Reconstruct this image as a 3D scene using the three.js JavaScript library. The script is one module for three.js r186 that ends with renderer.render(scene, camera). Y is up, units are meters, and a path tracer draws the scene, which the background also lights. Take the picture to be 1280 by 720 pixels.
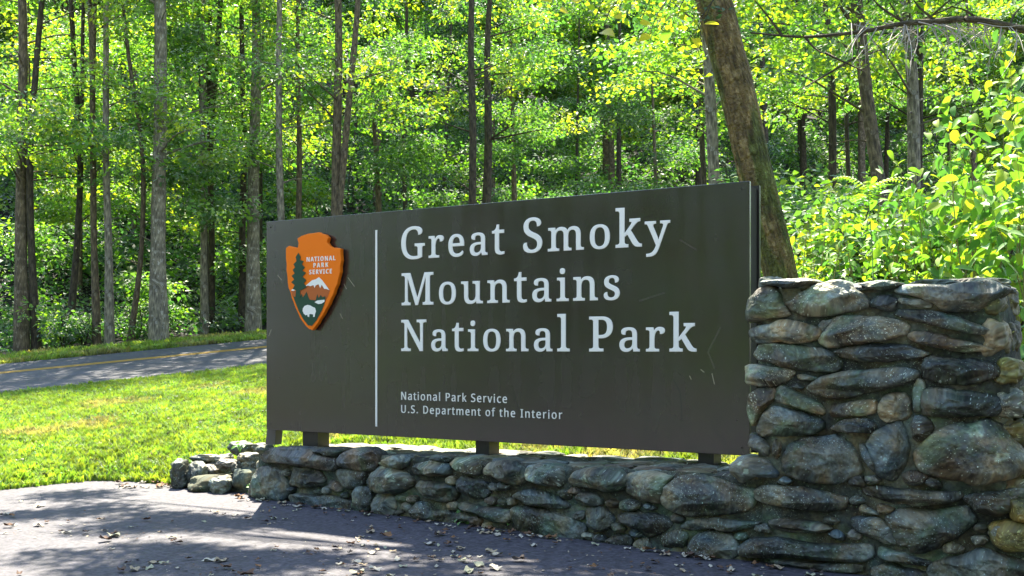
import * as THREE from 'three';
import { FontLoader } from 'three/addons/loaders/FontLoader.js';
import { TextGeometry } from 'three/addons/geometries/TextGeometry.js';
import { mergeGeometries, mergeVertices } from 'three/addons/utils/BufferGeometryUtils.js';

// ------------------------------------------------------------------ camera, sky, sun, exposure
const F = 1300, CX = 640, CY = 435, CAM = 1.5;
const scene = new THREE.Scene();
const camera = new THREE.PerspectiveCamera(2 * Math.atan(360 / F) * 180 / Math.PI, 16 / 9, 0.1, 600);
camera.position.set(0, CAM, 0);
camera.lookAt(0, CAM, -10);
camera.setViewOffset(1280, 720, 0, -(CY - 360), 1280, 720);
const sunDir = new THREE.Vector3(-0.07, Math.sin(1.02), -Math.cos(1.02)).normalize();
{ // clear, slightly hazy summer sky: blue overhead, paler towards the horizon and round the sun
  const w = 512, h = 256, d = new Float32Array(w * h * 4), v = new THREE.Vector3();
  for (let j = 0; j < h; j++) for (let i = 0; i < w; i++) {
    const el = ((j + 0.5) / h - 0.5) * Math.PI, az = ((i + 0.5) / w - 0.5) * 2 * Math.PI, k = (j * w + i) * 4;
    v.set(Math.cos(el) * Math.cos(az), Math.sin(el), Math.cos(el) * Math.sin(az));
    const t = Math.pow(1 - Math.max(0, v.y), 1.8), g = Math.max(0, v.dot(sunDir)), glow = 0.35 * Math.pow(g, 24) + 0.12 * Math.pow(g, 4);
    const c = el < 0 ? [0.20, 0.21, 0.19] : [0.115 + 0.37 * t + glow, 0.195 + 0.34 * t + glow * 0.97, 0.38 + 0.22 * t + glow * 0.9];
    d[k] = c[0]; d[k + 1] = c[1]; d[k + 2] = c[2]; d[k + 3] = 1;
  }
  const t = new THREE.DataTexture(d, w, h, THREE.RGBAFormat, THREE.FloatType);
  t.mapping = THREE.EquirectangularReflectionMapping; t.magFilter = t.minFilter = THREE.LinearFilter; t.colorSpace = THREE.LinearSRGBColorSpace; t.needsUpdate = true;
  scene.background = t; scene.environment = t;
}
const sun = new THREE.DirectionalLight(new THREE.Color(1.0, 0.92, 0.77), 5);
sun.position.copy(sunDir).multiplyScalar(120);
sun.castShadow = true;
sun.shadow.mapSize.set(4096, 4096);
Object.assign(sun.shadow.camera, { left: -50, right: 50, top: 60, bottom: -60, near: 1, far: 320 });
scene.add(sun, sun.target);
const renderer = new THREE.WebGLRenderer({ antialias: true });
renderer.toneMapping = THREE.LinearToneMapping;
renderer.toneMappingExposure = 4.9;
renderer.shadowMap.enabled = true;

// ------------------------------------------------------------------ helpers
function rng(seed) { let a = seed >>> 0; return () => { a = (a + 0x6D2B79F5) | 0; let t = Math.imul(a ^ (a >>> 15), 1 | a); t = (t + Math.imul(t ^ (t >>> 7), 61 | t)) ^ t; return ((t ^ (t >>> 14)) >>> 0) / 4294967296; }; }
const R0 = rng(20240);
const rr = (r, a, b) => a + (b - a) * r();
const clamp = (x, a, b) => Math.min(b, Math.max(a, x));
const smooth = (a, b, x) => { const t = clamp((x - a) / (b - a), 0, 1); return t * t * (3 - 2 * t); };
const V = (x, y, z) => new THREE.Vector3(x, y, z);
function h3(x, y, z) { let n = Math.imul(x, 374761393) + Math.imul(y, 668265263) + Math.imul(z, 2147483647 - 1274126177); n = Math.imul(n ^ (n >>> 13), 1274126177); return ((n ^ (n >>> 16)) >>> 0) / 4294967296; }
function noise3(x, y, z) {
  const X = Math.floor(x), Y = Math.floor(y), Z = Math.floor(z), u = x - X, v = y - Y, w = z - Z;
  const s = (t) => t * t * (3 - 2 * t), a = s(u), b = s(v), c = s(w), L = (p, q, t) => p + (q - p) * t;
  return L(L(L(h3(X, Y, Z), h3(X + 1, Y, Z), a), L(h3(X, Y + 1, Z), h3(X + 1, Y + 1, Z), a), b),
    L(L(h3(X, Y, Z + 1), h3(X + 1, Y, Z + 1), a), L(h3(X, Y + 1, Z + 1), h3(X + 1, Y + 1, Z + 1), a), b), c) * 2 - 1;
}
function fbm3(x, y, z, o = 4) { let s = 0, a = 0.5; for (let i = 0; i < o; i++) { s += a * noise3(x, y, z); x *= 2.03; y *= 2.03; z *= 2.03; a *= 0.5; } return s; }
// periodic noise for textures
function pn(x, y, p, seed) {
  const X = Math.floor(x), Y = Math.floor(y), u = x - X, v = y - Y, m = (a) => ((a % p) + p) % p;
  const s = (t) => t * t * (3 - 2 * t), a = s(u), b = s(v), L = (q, w, t) => q + (w - q) * t;
  return L(L(h3(m(X), m(Y), seed), h3(m(X + 1), m(Y), seed), a), L(h3(m(X), m(Y + 1), seed), h3(m(X + 1), m(Y + 1), seed), a), b);
}
function pfbm(u, v, p, o, seed) { let s = 0, a = 0.5, t = 0; for (let i = 0; i < o; i++) { s += a * pn(u * p, v * p, p, seed + i); t += a; p *= 2; a *= 0.55; } return s / t; }
function tex(w, h, fn, srgb = false) {
  const d = new Uint8Array(w * h * 4);
  for (let y = 0; y < h; y++) for (let x = 0; x < w; x++) {
    const c = fn(x / w, y / h), k = (y * w + x) * 4;
    if (typeof c === 'number') d[k] = d[k + 1] = d[k + 2] = clamp(c, 0, 1) * 255;
    else { d[k] = clamp(c[0], 0, 1) * 255; d[k + 1] = clamp(c[1], 0, 1) * 255; d[k + 2] = clamp(c[2], 0, 1) * 255; }
    d[k + 3] = 255;
  }
  const t = new THREE.DataTexture(d, w, h);
  t.wrapS = t.wrapT = THREE.RepeatWrapping; t.magFilter = THREE.LinearFilter; t.minFilter = THREE.LinearMipmapLinearFilter; t.generateMipmaps = true;
  if (srgb) t.colorSpace = THREE.SRGBColorSpace;
  t.needsUpdate = true; return t;
}
const col = (r, g, b) => new THREE.Color().setRGB(r, g, b);
const std = (o) => new THREE.MeshStandardMaterial(o);
const phys = (o) => new THREE.MeshPhysicalMaterial(o);
const used = new Map();
function numbered(name) { const n = used.get(name) || 0; used.set(name, n + 1); return n ? `${name}_${String(n).padStart(3, '0')}` : name; }
function sh(o) { o.traverse((m) => { if (m.isMesh) { m.castShadow = true; m.receiveShadow = true; } }); return o; }
function tag(o, label, category, group) { o.userData.label = label; o.userData.category = category; if (group) o.userData.group = group; return o; }
function group(name, pos = [0, 0, 0], turn = 0) { const g = new THREE.Group(); g.name = numbered(name); g.position.set(...pos); g.rotation.y = turn; scene.add(g); return g; }
function part(name, geo, mat, parent) { const m = new THREE.Mesh(geo, mat); m.name = name; m.castShadow = m.receiveShadow = true; parent.add(m); return m; }
function struct(name, geo, mat) { const m = new THREE.Mesh(geo, mat); m.name = numbered(name); m.userData.kind = 'structure'; m.castShadow = m.receiveShadow = true; scene.add(m); return m; }
// a direction in the photograph at a given depth
const at = (px, py, z) => V((px - CX) * z / F, CAM - (py - CY) * z / F, -z);

// ------------------------------------------------------------------ lie of the land
const gnd0 = (px, py) => { const z = CAM * F / (py - CY); return [(px - CX) * z / F, -z]; };
const paveEdge = [[-11, 14], [-11.5, 0], [-11, -6], [-9.2, -9.2], [-7, -10.5], gnd0(0, 613), gnd0(60, 606), gnd0(120, 601), gnd0(170, 602), gnd0(213, 606), [-2.6, -10.9], [-0.2, -9.3], [2.2, -7.5], [3.6, -6.4], [4.6, -5.0], [6.5, -2], [7.5, 4], [8, 14]];
function paveDist(x, z) { // negative inside the pavement
  let d = 1e9, inside = false; const n = paveEdge.length;
  for (let i = 0, j = n - 1; i < n; j = i++) {
    const [ax, az] = paveEdge[j], [bx, bz] = paveEdge[i], ex = bx - ax, ez = bz - az;
    const t = clamp(((x - ax) * ex + (z - az) * ez) / (ex * ex + ez * ez), 0, 1);
    d = Math.min(d, Math.hypot(x - ax - ex * t, z - az - ez * t));
    if ((az > z) !== (bz > z) && x < (bx - ax) * (z - az) / (bz - az) + ax) inside = !inside;
  }
  return inside ? -d : d;
}
function plane(x, z) { // gentle slope that carries lawn, road and wood; z is depth
  const xs = x < 1 ? x : 1 + (x - 1) * 0.35, zs = z < 90 ? z : 90 + (z - 90) * 0.6;
  let h = 0.642 + 0.0547 * (Math.max(xs, -40) + 8.86) + 0.0917 * (zs - 18);
  // hillside behind the road
  const rd = roadDist(x, z);
  h += 0.30 * Math.max(0, rd - 9) * smooth(9, 30, rd);
  h += smooth(4, 12, x) * smooth(1, 8, rd - 7.6) * 2.6;
  return h;
}
const RN = [-8.86, 18], RD = [0.838, 0.545], RW = 7.6; // road: near edge point, direction, width (x, depth)
function roadDist(x, z) { return -(x - RN[0]) * RD[1] + (z - RN[1]) * RD[0]; } // metres beyond the near edge
function roadAlong(x, z) { return (x - RN[0]) * RD[0] + (z - RN[1]) * RD[1]; }
function ground(x, Z) {
  const z = -Z, d = paveDist(x, Z);
  if (d <= 0) return -0.03;
  const p = plane(x, z), k = 1 - Math.exp(-d / 0.9);
  return p * k - 0.03 * (1 - smooth(0, 0.25, d)) + 0.018 * noise3(x * 0.9, 0, z * 0.9) * smooth(0.3, 1.5, d) * (Math.abs(roadDist(x, z) - RW / 2) < RW / 2 + 1 ? 0.2 : 1);
}
function groundHit(px, py) { // where the line of sight through a pixel meets the land
  const dx = (px - CX) / F, dy = (CY - py) / F;
  for (let z = 4; z < 200; z += 0.05) { const y = CAM + dy * z; if (y <= ground(dx * z, -z)) return V(dx * z, ground(dx * z, -z), -z); }
  return at(px, py, 60);
}

// ------------------------------------------------------------------ textures and materials
const speck = (u, v, n, seed, keep, r0) => { // scattered round dots: 1 inside a dot
  const X = Math.floor(u * n), Y = Math.floor(v * n); let best = 0;
  for (let i = -1; i <= 1; i++) for (let j = -1; j <= 1; j++) {
    const a = ((X + i) % n + n) % n, b = ((Y + j) % n + n) % n;
    if (h3(a, b, seed) > keep) continue;
    const cx = X + i + h3(a, b, seed + 1), cy = Y + j + h3(a, b, seed + 2), r = r0 * (0.3 + h3(a, b, seed + 3));
    const d = Math.hypot(u * n - cx, v * n - cy) * (0.8 + 0.5 * pn(u * n * 5, v * n * 5, n * 5, seed + 4));
    if (d < r) best = 1;
  }
  return best;
};
const stoneMap = tex(1024, 1024, (u, v) => {
  const a = pfbm(u, v, 4, 6, 11), b = pfbm(u, v, 9, 5, 31), c = pfbm(u, v, 48, 3, 51);
  const clump = smooth(0.5, 0.7, pfbm(u, v, 5, 4, 77));
  let s = 0.45 + 0.75 * (a - 0.5) + 0.35 * (c - 0.5);
  let r = s * (1.02 + 0.5 * (b - 0.5)), g = s * 1.0, bl = s * (0.9 - 0.5 * (b - 0.5));
  const moss = 0.35 * smooth(0.56, 0.72, pfbm(u, v, 6, 5, 141));
  r = r * (1 - 0.35 * moss); g = g * (1 - 0.12 * moss); bl = bl * (1 - 0.45 * moss);
  if (speck(u, v, 46, 5, 0.10 + 0.5 * clump, 0.16) || speck(u, v, 90, 25, 0.05 + 0.3 * clump, 0.2)) { r = 0.86; g = 0.9; bl = 0.86; }
  return [r, g, bl];
}, true);
const stoneBump = tex(512, 512, (u, v) => 0.55 * pfbm(u, v, 5, 6, 91) + 0.3 * (1 - Math.abs(2 * pfbm(u, v, 7, 5, 191) - 1)) + 0.15 * pfbm(u, v, 40, 3, 15));
const stoneCols = [[0.52, 0.56, 0.50], [0.62, 0.62, 0.51], [0.46, 0.52, 0.51], [0.68, 0.64, 0.50], [0.37, 0.42, 0.40], [0.53, 0.49, 0.44], [0.56, 0.50, 0.18]];  // last colour has yellow bounced light painted into the stone
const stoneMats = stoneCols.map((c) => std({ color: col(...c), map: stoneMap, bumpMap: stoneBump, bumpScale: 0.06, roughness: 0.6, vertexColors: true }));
const mortarMat = std({ color: col(0.29, 0.32, 0.25), map: stoneMap, bumpMap: stoneBump, bumpScale: 0.03, roughness: 0.9 });

const paveMap = tex(1024, 1024, (u, v) => {
  const a = pfbm(u, v, 3, 6, 3), c = pfbm(u, v, 110, 2, 8), b = pfbm(u, v, 9, 5, 71);
  let s = 0.70 + 0.06 * (a - 0.5) + 0.42 * (c - 0.5) + 0.10 * (b - 0.5);
  if (speck(u, v, 120, 41, 0.10, 0.22)) s *= 0.6;
  if (speck(u, v, 150, 49, 0.06, 0.2)) s *= 1.25;
  return [s * 1.0, s * 0.955, s * 0.965];
}, true);
const paveBump = tex(512, 512, (u, v) => 0.6 * pfbm(u, v, 90, 3, 9) + 0.4 * pfbm(u, v, 6, 5, 19));
const paveMat = std({ color: col(0.122, 0.126, 0.147), map: paveMap, bumpMap: paveBump, bumpScale: 0.012, roughness: 0.75 });
const roadMap = tex(512, 512, (u, v) => {
  const a = pfbm(u, v, 3, 5, 203), c = pfbm(u, v, 90, 2, 208);
  const s = 0.55 + 0.28 * (a - 0.5) + 0.35 * (c - 0.5);
  return [s, s * 0.99, s];
}, true);
const roadMat = std({ color: col(0.23, 0.228, 0.25), map: roadMap, bumpMap: paveBump, bumpScale: 0.006, roughness: 0.7 });
const lineMat = std({ color: col(0.55, 0.30, 0.02), roughness: 0.7 });
const soilMap = tex(512, 512, (u, v) => {
  const a = pfbm(u, v, 5, 6, 303), c = pfbm(u, v, 60, 3, 308), s = 0.5 + 0.5 * (a - 0.5) + 0.6 * (c - 0.5);
  return [s * 1.0, s * 0.98, s * 0.9];
}, true);
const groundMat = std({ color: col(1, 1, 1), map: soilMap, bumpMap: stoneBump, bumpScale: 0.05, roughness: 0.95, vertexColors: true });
const barkRidge = (u, v, seed) => { const w = u + 0.05 * (pfbm(u, v, 6, 4, seed) - 0.5); return Math.pow(Math.abs(2 * pfbm(w, v * 0.5 % 1, 12, 3, seed + 9) - 1), 0.6); };
const barkBump = tex(512, 512, (u, v) => 0.75 * pfbm(u + 0.06 * pfbm(u, v, 8, 3, 5), v, 8, 2, 401) * (0.4 + 0.6 * pn(u * 34 + 2 * pfbm(u, v, 8, 3, 9), v * 9, 34, 402)) + 0.4 * pfbm(u, v, 32, 3, 412));
const barkMap = tex(512, 512, (u, v) => {
  const a = pfbm(u, v, 5, 5, 421), c = pn(u * 34 + 2 * pfbm(u, v, 8, 3, 9), v * 9, 34, 402), l = smooth(0.55, 0.68, pfbm(u, v, 9, 4, 431));
  const s = 0.36 + 0.35 * (a - 0.5) + 0.24 * c + 0.13 * l;
  return [s, s * (0.97 + 0.03 * l), s * (0.86 + 0.10 * l)];
}, true);
const bark = (r, g, b, bump = 0.03) => std({ color: col(r, g, b), map: barkMap, bumpMap: barkBump, bumpScale: bump, roughness: 0.92 });
const barkGrey = bark(0.86, 0.82, 0.72), barkBrown = bark(0.52, 0.43, 0.31), barkDark = bark(0.24, 0.205, 0.15);
const barkLean = std({ color: col(0.80, 0.58, 0.30), map: barkMap, bumpMap: barkBump, bumpScale: 0.08, roughness: 0.9, vertexColors: true });
const leafMat = (r, g, b, tr = 0.5) => phys({ color: col(r, g, b), roughness: 1, transmission: tr, thickness: 0, clearcoat: 0.4, clearcoatRoughness: 0.3, side: THREE.DoubleSide });
const crownMat = leafMat(1, 1, 1, 0.72);
const grassMat = phys({ color: col(1, 1, 1), roughness: 1, transmission: 0.45, thickness: 0, side: THREE.DoubleSide });

// ------------------------------------------------------------------ ground, pavement, road
{
  const xs = [], zs = [];
  for (let x = -90; x <= 90.01;) { xs.push(x); x += Math.abs(x) < 12 ? 0.3 : Math.abs(x) < 30 ? 1 : 4; }
  for (let z = -18; z <= 220.01;) { zs.push(z); z += z < 4 ? 1 : z < 24 ? 0.28 : z < 50 ? 1 : 4; }
  const pos = [], uv = [], c = [], idx = [], nx = xs.length;
  for (const z of zs) for (const x of xs) {
    pos.push(x, ground(x, -z), -z); uv.push(x / 1.3, z / 1.3);
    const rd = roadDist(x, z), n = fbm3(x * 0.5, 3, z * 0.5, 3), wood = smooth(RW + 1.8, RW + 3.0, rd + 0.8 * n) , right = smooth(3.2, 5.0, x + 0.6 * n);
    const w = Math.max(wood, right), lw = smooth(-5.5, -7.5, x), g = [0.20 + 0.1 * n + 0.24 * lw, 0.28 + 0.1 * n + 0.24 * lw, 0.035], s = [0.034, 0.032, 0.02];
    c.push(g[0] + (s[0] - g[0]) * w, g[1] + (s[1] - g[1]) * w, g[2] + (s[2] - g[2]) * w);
  }
  for (let j = 0; j < zs.length - 1; j++) for (let i = 0; i < nx - 1; i++) { const a = j * nx + i; idx.push(a, a + 1, a + nx + 1, a, a + nx + 1, a + nx); }
  const g = new THREE.BufferGeometry();
  g.setAttribute('position', new THREE.Float32BufferAttribute(pos, 3)); g.setAttribute('uv', new THREE.Float32BufferAttribute(uv, 2)); g.setAttribute('color', new THREE.Float32BufferAttribute(c, 3));
  g.setIndex(idx); g.computeVertexNormals();
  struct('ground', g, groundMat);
}
{
  const r = rng(5), pts = [];
  const curve = new THREE.CatmullRomCurve3(paveEdge.map(([x, z]) => V(x, 0, z)), true, 'centripetal');
  for (const p of curve.getPoints(420)) { pts.push(new THREE.Vector2(p.x + 0.05 * noise3(p.x * 4, 0, p.z * 4), -(p.z + 0.05 * noise3(p.x * 4, 7, p.z * 4)))); }
  const g = new THREE.ExtrudeGeometry(new THREE.Shape(pts), { depth: 0.06, bevelEnabled: false });
  g.rotateX(-Math.PI / 2); g.translate(0, -0.055, 0);
  const p = g.attributes.position, uv = g.attributes.uv;
  for (let i = 0; i < p.count; i++) uv.setXY(i, p.getX(i) / 2.7, p.getZ(i) / 2.7);
  struct('pavement', g, paveMat);
}
function roadStrip(name, d0, d1, lift, mat, wob) {
  const pos = [], uv = [], idx = []; const n = 260, m = 5;
  for (let i = 0; i <= n; i++) for (let j = 0; j <= m; j++) {
    const a = -32 + 80 * i / n; let d = d0 + (d1 - d0) * j / m; if (wob && (j === 0 || j === m)) d += 0.10 * noise3(a * 1.3, j, 3) + 0.05 * noise3(a * 5, j, 9);
    const x = RN[0] + RD[0] * a - RD[1] * d, z = RN[1] + RD[1] * a + RD[0] * d;
    pos.push(x, plane(x, z) + lift, -z); uv.push(a / 3, d / 3);
  }
  for (let i = 0; i < n; i++) for (let j = 0; j < m; j++) { const a = i * (m + 1) + j; idx.push(a, a + m + 1, a + m + 2, a, a + m + 2, a + 1); }
  const g = new THREE.BufferGeometry();
  g.setAttribute('position', new THREE.Float32BufferAttribute(pos, 3)); g.setAttribute('uv', new THREE.Float32BufferAttribute(uv, 2)); g.setIndex(idx); g.computeVertexNormals();
  return struct(name, g, mat);
}
roadStrip('road', 0, RW, 0.035, roadMat, true);
roadStrip('road_marking', 4.66, 4.80, 0.040, lineMat);
roadStrip('road_marking', 4.92, 5.06, 0.040, lineMat);

// ------------------------------------------------------------------ stones
function stoneGeo(poly, o = {}) { // poly: outline in metres (u right, v up) on the wall face; bulges towards +z
  const N = o.n || 64, K = o.k || 18, seed = o.seed || 1, D = o.depth, cx = o.cx, cy = o.cy;
  let ring = poly.map(([x, y]) => V(x, y, 0));
  { const q = []; ring.forEach((p, i) => { const n = ring[(i + 1) % ring.length]; q.push(p.clone().lerp(n, 0.17), p.clone().lerp(n, 0.83)); }); ring = q; }
  const rim = [], seg = ring.map((p, i) => p.distanceTo(ring[(i + 1) % ring.length])), per = seg.reduce((a, b) => a + b, 0);
  for (let i = 0, k = 0, run = 0; i < N; i++) { const t = per * i / N; while (run + seg[k] < t) run += seg[k++]; const p = ring[k].clone().lerp(ring[(k + 1) % ring.length], (t - run) / seg[k]), a = 0.014 * fbm3(p.x * 16 + seed, p.y * 16, 3, 3), d = V(p.x - cx, p.y - cy, 0).normalize(); rim.push(p.addScaledVector(d, a)); }
  const rx = Math.max(...poly.map((p) => Math.abs(p[0] - cx))), ry = Math.max(...poly.map((p) => Math.abs(p[1] - cy))), fr = rng(Math.floor(seed * 977) + 13), cuts = [], ns = clamp((rx + ry) / 0.5, 0.25, 1);
  for (let i = 0; i < 6; i++) { const a = i * 1.05 + fr() * 0.9; cuts.push([Math.cos(a), Math.sin(a), rr(fr, 0.66, 1.05), rr(fr, 0.6, 1.9)]); }
  const pos = [], uv = [], c = [], idx = [];
  const ou = (seed * 0.37) % 3, ov = (seed * 0.71) % 3, an = (seed * 1.9) % 6.28;
  const tx = 0.35 * Math.sin(seed * 2.7), ty = 0.25 * Math.cos(seed * 1.3) + 0.15;
  const put = (x, y, w, f) => {
    const q = 6, a = fbm3(x * q + seed * 3.1, y * q, w * q + seed, 3), b = fbm3(x * 22 + seed, y * 22 + 5, w * 22, 2);
    const ridge = 1 - Math.abs(2 * noise3(x * 5 + y * 3 + seed, y * 14 - x * 2, seed) );
    const c2 = fbm3(x * 11 + seed * 2, y * 17, seed * 5, 2), dz = (0.17 * D * a + 0.010 * b + (0.010 * ridge + 0.020 * Math.max(-0.2, c2)) * ns) * f;
    const rad = 0.012 * a * f;
    const X = x - cx, Y = y - cy;
    pos.push(X + rad * Math.sign(X), Y + rad * Math.sign(Y), w + dz);
    uv.push((x * Math.cos(an) - y * Math.sin(an)) / 1.0 + ou + w * 0.5, (x * Math.sin(an) + y * Math.cos(an)) / 1.0 + ov + w * 0.7);
    let k = 1 + 0.35 * fbm3(x * 5 + seed * 7, y * 5, seed, 3), L = 0;
    for (const [lx, ly, lr] of o.lichen || []) if (Math.hypot((x - lx) / 1.2, y - ly) + 0.6 * lr * fbm3(x * 34, y * 34, seed, 3) * 1.6 < lr) L = 1;
    if (L) c.push(1.9, 2.2, 2.15); else c.push(k * 1.02, k, k * 0.97);
  };
  const rows = [];
  rows.push(1.0); // rim, buried in the mortar
  for (let k = 0; k < K; k++) rows.push(1 - k / K);
  rows.forEach((t, ri) => {
    for (let i = 0; i < N; i++) {
      const e = rim[i], x = cx + (e.x - cx) * t * 1.08, y = cy + (e.y - cy) * t * 1.09;
      const prof = Math.pow(Math.max(0, 1 - Math.pow(t, 8)), 0.55);
      const tilt = (x - cx) * tx * 0.5 - (y - cy) * ty * 0.35;
      let cut = 1; for (const [ca, sa, c0, sl] of cuts) cut = Math.min(cut, c0 + 0.12 - sl * Math.max(0, ca * (x - cx) / rx + sa * (y - cy) / ry - 0.25) * 0.8);
      const w = ri === 0 ? -0.14 : -0.012 + (0.78 * D * prof + tilt * prof) * Math.max(0.3, cut);
      put(x, y, w, ri === 0 ? 0 : 0.5 + 0.5 * prof);
    }
  });
  put(cx, cy, -0.012 + 0.78 * D * Math.min(1, ...cuts.map((q) => q[2] + 0.12)), 1);
  const last = pos.length / 3 - 1;
  for (let r = 0; r < rows.length - 1; r++) for (let i = 0; i < N; i++) { const j = (i + 1) % N, a = r * N + i, b = r * N + j; idx.push(a, b, b + N, a, b + N, a + N); }
  const q = (rows.length - 1) * N; for (let i = 0; i < N; i++) idx.push(q + i, q + (i + 1) % N, last);
  let area = 0; for (let i = 0; i < N; i++) { const a = rim[i], b = rim[(i + 1) % N]; area += a.x * b.y - b.x * a.y; }
  if (area < 0) for (let i = 0; i < idx.length; i += 3) { const t = idx[i]; idx[i] = idx[i + 1]; idx[i + 1] = t; }
  const g = new THREE.BufferGeometry();
  g.setAttribute('position', new THREE.Float32BufferAttribute(pos, 3)); g.setAttribute('uv', new THREE.Float32BufferAttribute(uv, 2)); g.setAttribute('color', new THREE.Float32BufferAttribute(c, 3));
  g.setIndex(idx); g.computeVertexNormals();
  return g;
}
function boulderGeo(sx, sy, sz, seed, det = 4) {
  let g = new THREE.IcosahedronGeometry(1, det * 3);
  g.deleteAttribute('uv'); g.deleteAttribute('normal'); g = mergeVertices(g, 1e-4);
  const p = g.attributes.position, uv = [], c = [];
  for (let i = 0; i < p.count; i++) {
    const v = V(p.getX(i), p.getY(i), p.getZ(i)).normalize();
    let d = 1 + 0.34 * fbm3(v.x * 1.4 + seed * 5.3, v.y * 1.4, v.z * 1.4 + seed, 3) + 0.10 * (1 - Math.abs(2 * noise3(v.x * 2.2 + seed, v.y * 2.2, v.z * 2.2))) + 0.05 * fbm3(v.x * 7, v.y * 7 + seed, v.z * 7, 2);
    const m = Math.max(Math.abs(v.x), Math.abs(v.y), Math.abs(v.z)); d *= 1 / Math.pow(m, 0.32);
    p.setXYZ(i, v.x * d * sx * 0.9, v.y * d * sy * 0.9, v.z * d * sz * 0.9);
    uv.push(v.x * sx + v.z * sz * 0.8 + seed * 0.37, v.y * sy + v.z * sz * 0.4 + seed * 0.61);
    const k = 1 + 0.35 * fbm3(v.x * 3 + seed, v.y * 3, v.z * 3, 3); c.push(k * 1.02, k, k * 0.97);
  }
  g.setAttribute('uv', new THREE.Float32BufferAttribute(uv, 2)); g.setAttribute('color', new THREE.Float32BufferAttribute(c, 3)); g.computeVertexNormals();
  return g;
}
// the wall face: a vertical plane standing on the pavement along its edge
const WA = V(...[gnd0(316, 622)].map(([x, z]) => [x, 0, z])[0]), WB = V(...[gnd0(940, 703)].map(([x, z]) => [x, 0, z])[0]);
const WD = WB.clone().sub(WA).normalize(), WN = V(-WD.z, 0, WD.x), wallTurn = Math.atan2(-WD.z, WD.x);
function onPlane(px, py, O, D, N) { // pixel to (along, up) on a vertical plane
  const d = V((px - CX) / F, (CY - py) / F, -1), cam = V(0, CAM, 0), t = O.clone().sub(cam).dot(N) / d.dot(N), p = cam.addScaledVector(d, t);
  return [p.clone().sub(O).dot(D), p.y, -p.z];
}
const wallUV = (px, py) => onPlane(px, py, WA, WD, WN);
const zoomed = (x0, y0, k, pts) => pts.map(([x, y]) => [x0 + x / k, y0 + y / k]);
const ZA = (p) => zoomed(930, 345, 5.76, p), ZB = (p) => zoomed(1100, 345, 5.76, p), ZC = (p) => zoomed(930, 460, 5.76, p), ZD = (p) => zoomed(1100, 460, 5.76, p), ZE = (p) => zoomed(930, 580, 5.144, p), ZF = (p) => zoomed(1100, 580, 5.144, p);
const Z2 = (p) => zoomed(300, 550, 7.2, p), Z3 = (p) => zoomed(440, 560, 7.2, p), Z4 = (p) => zoomed(570, 560, 6, p), Z5 = (p) => zoomed(700, 570, 6, p), Z6 = (p) => zoomed(800, 570, 5.144, p);
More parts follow.
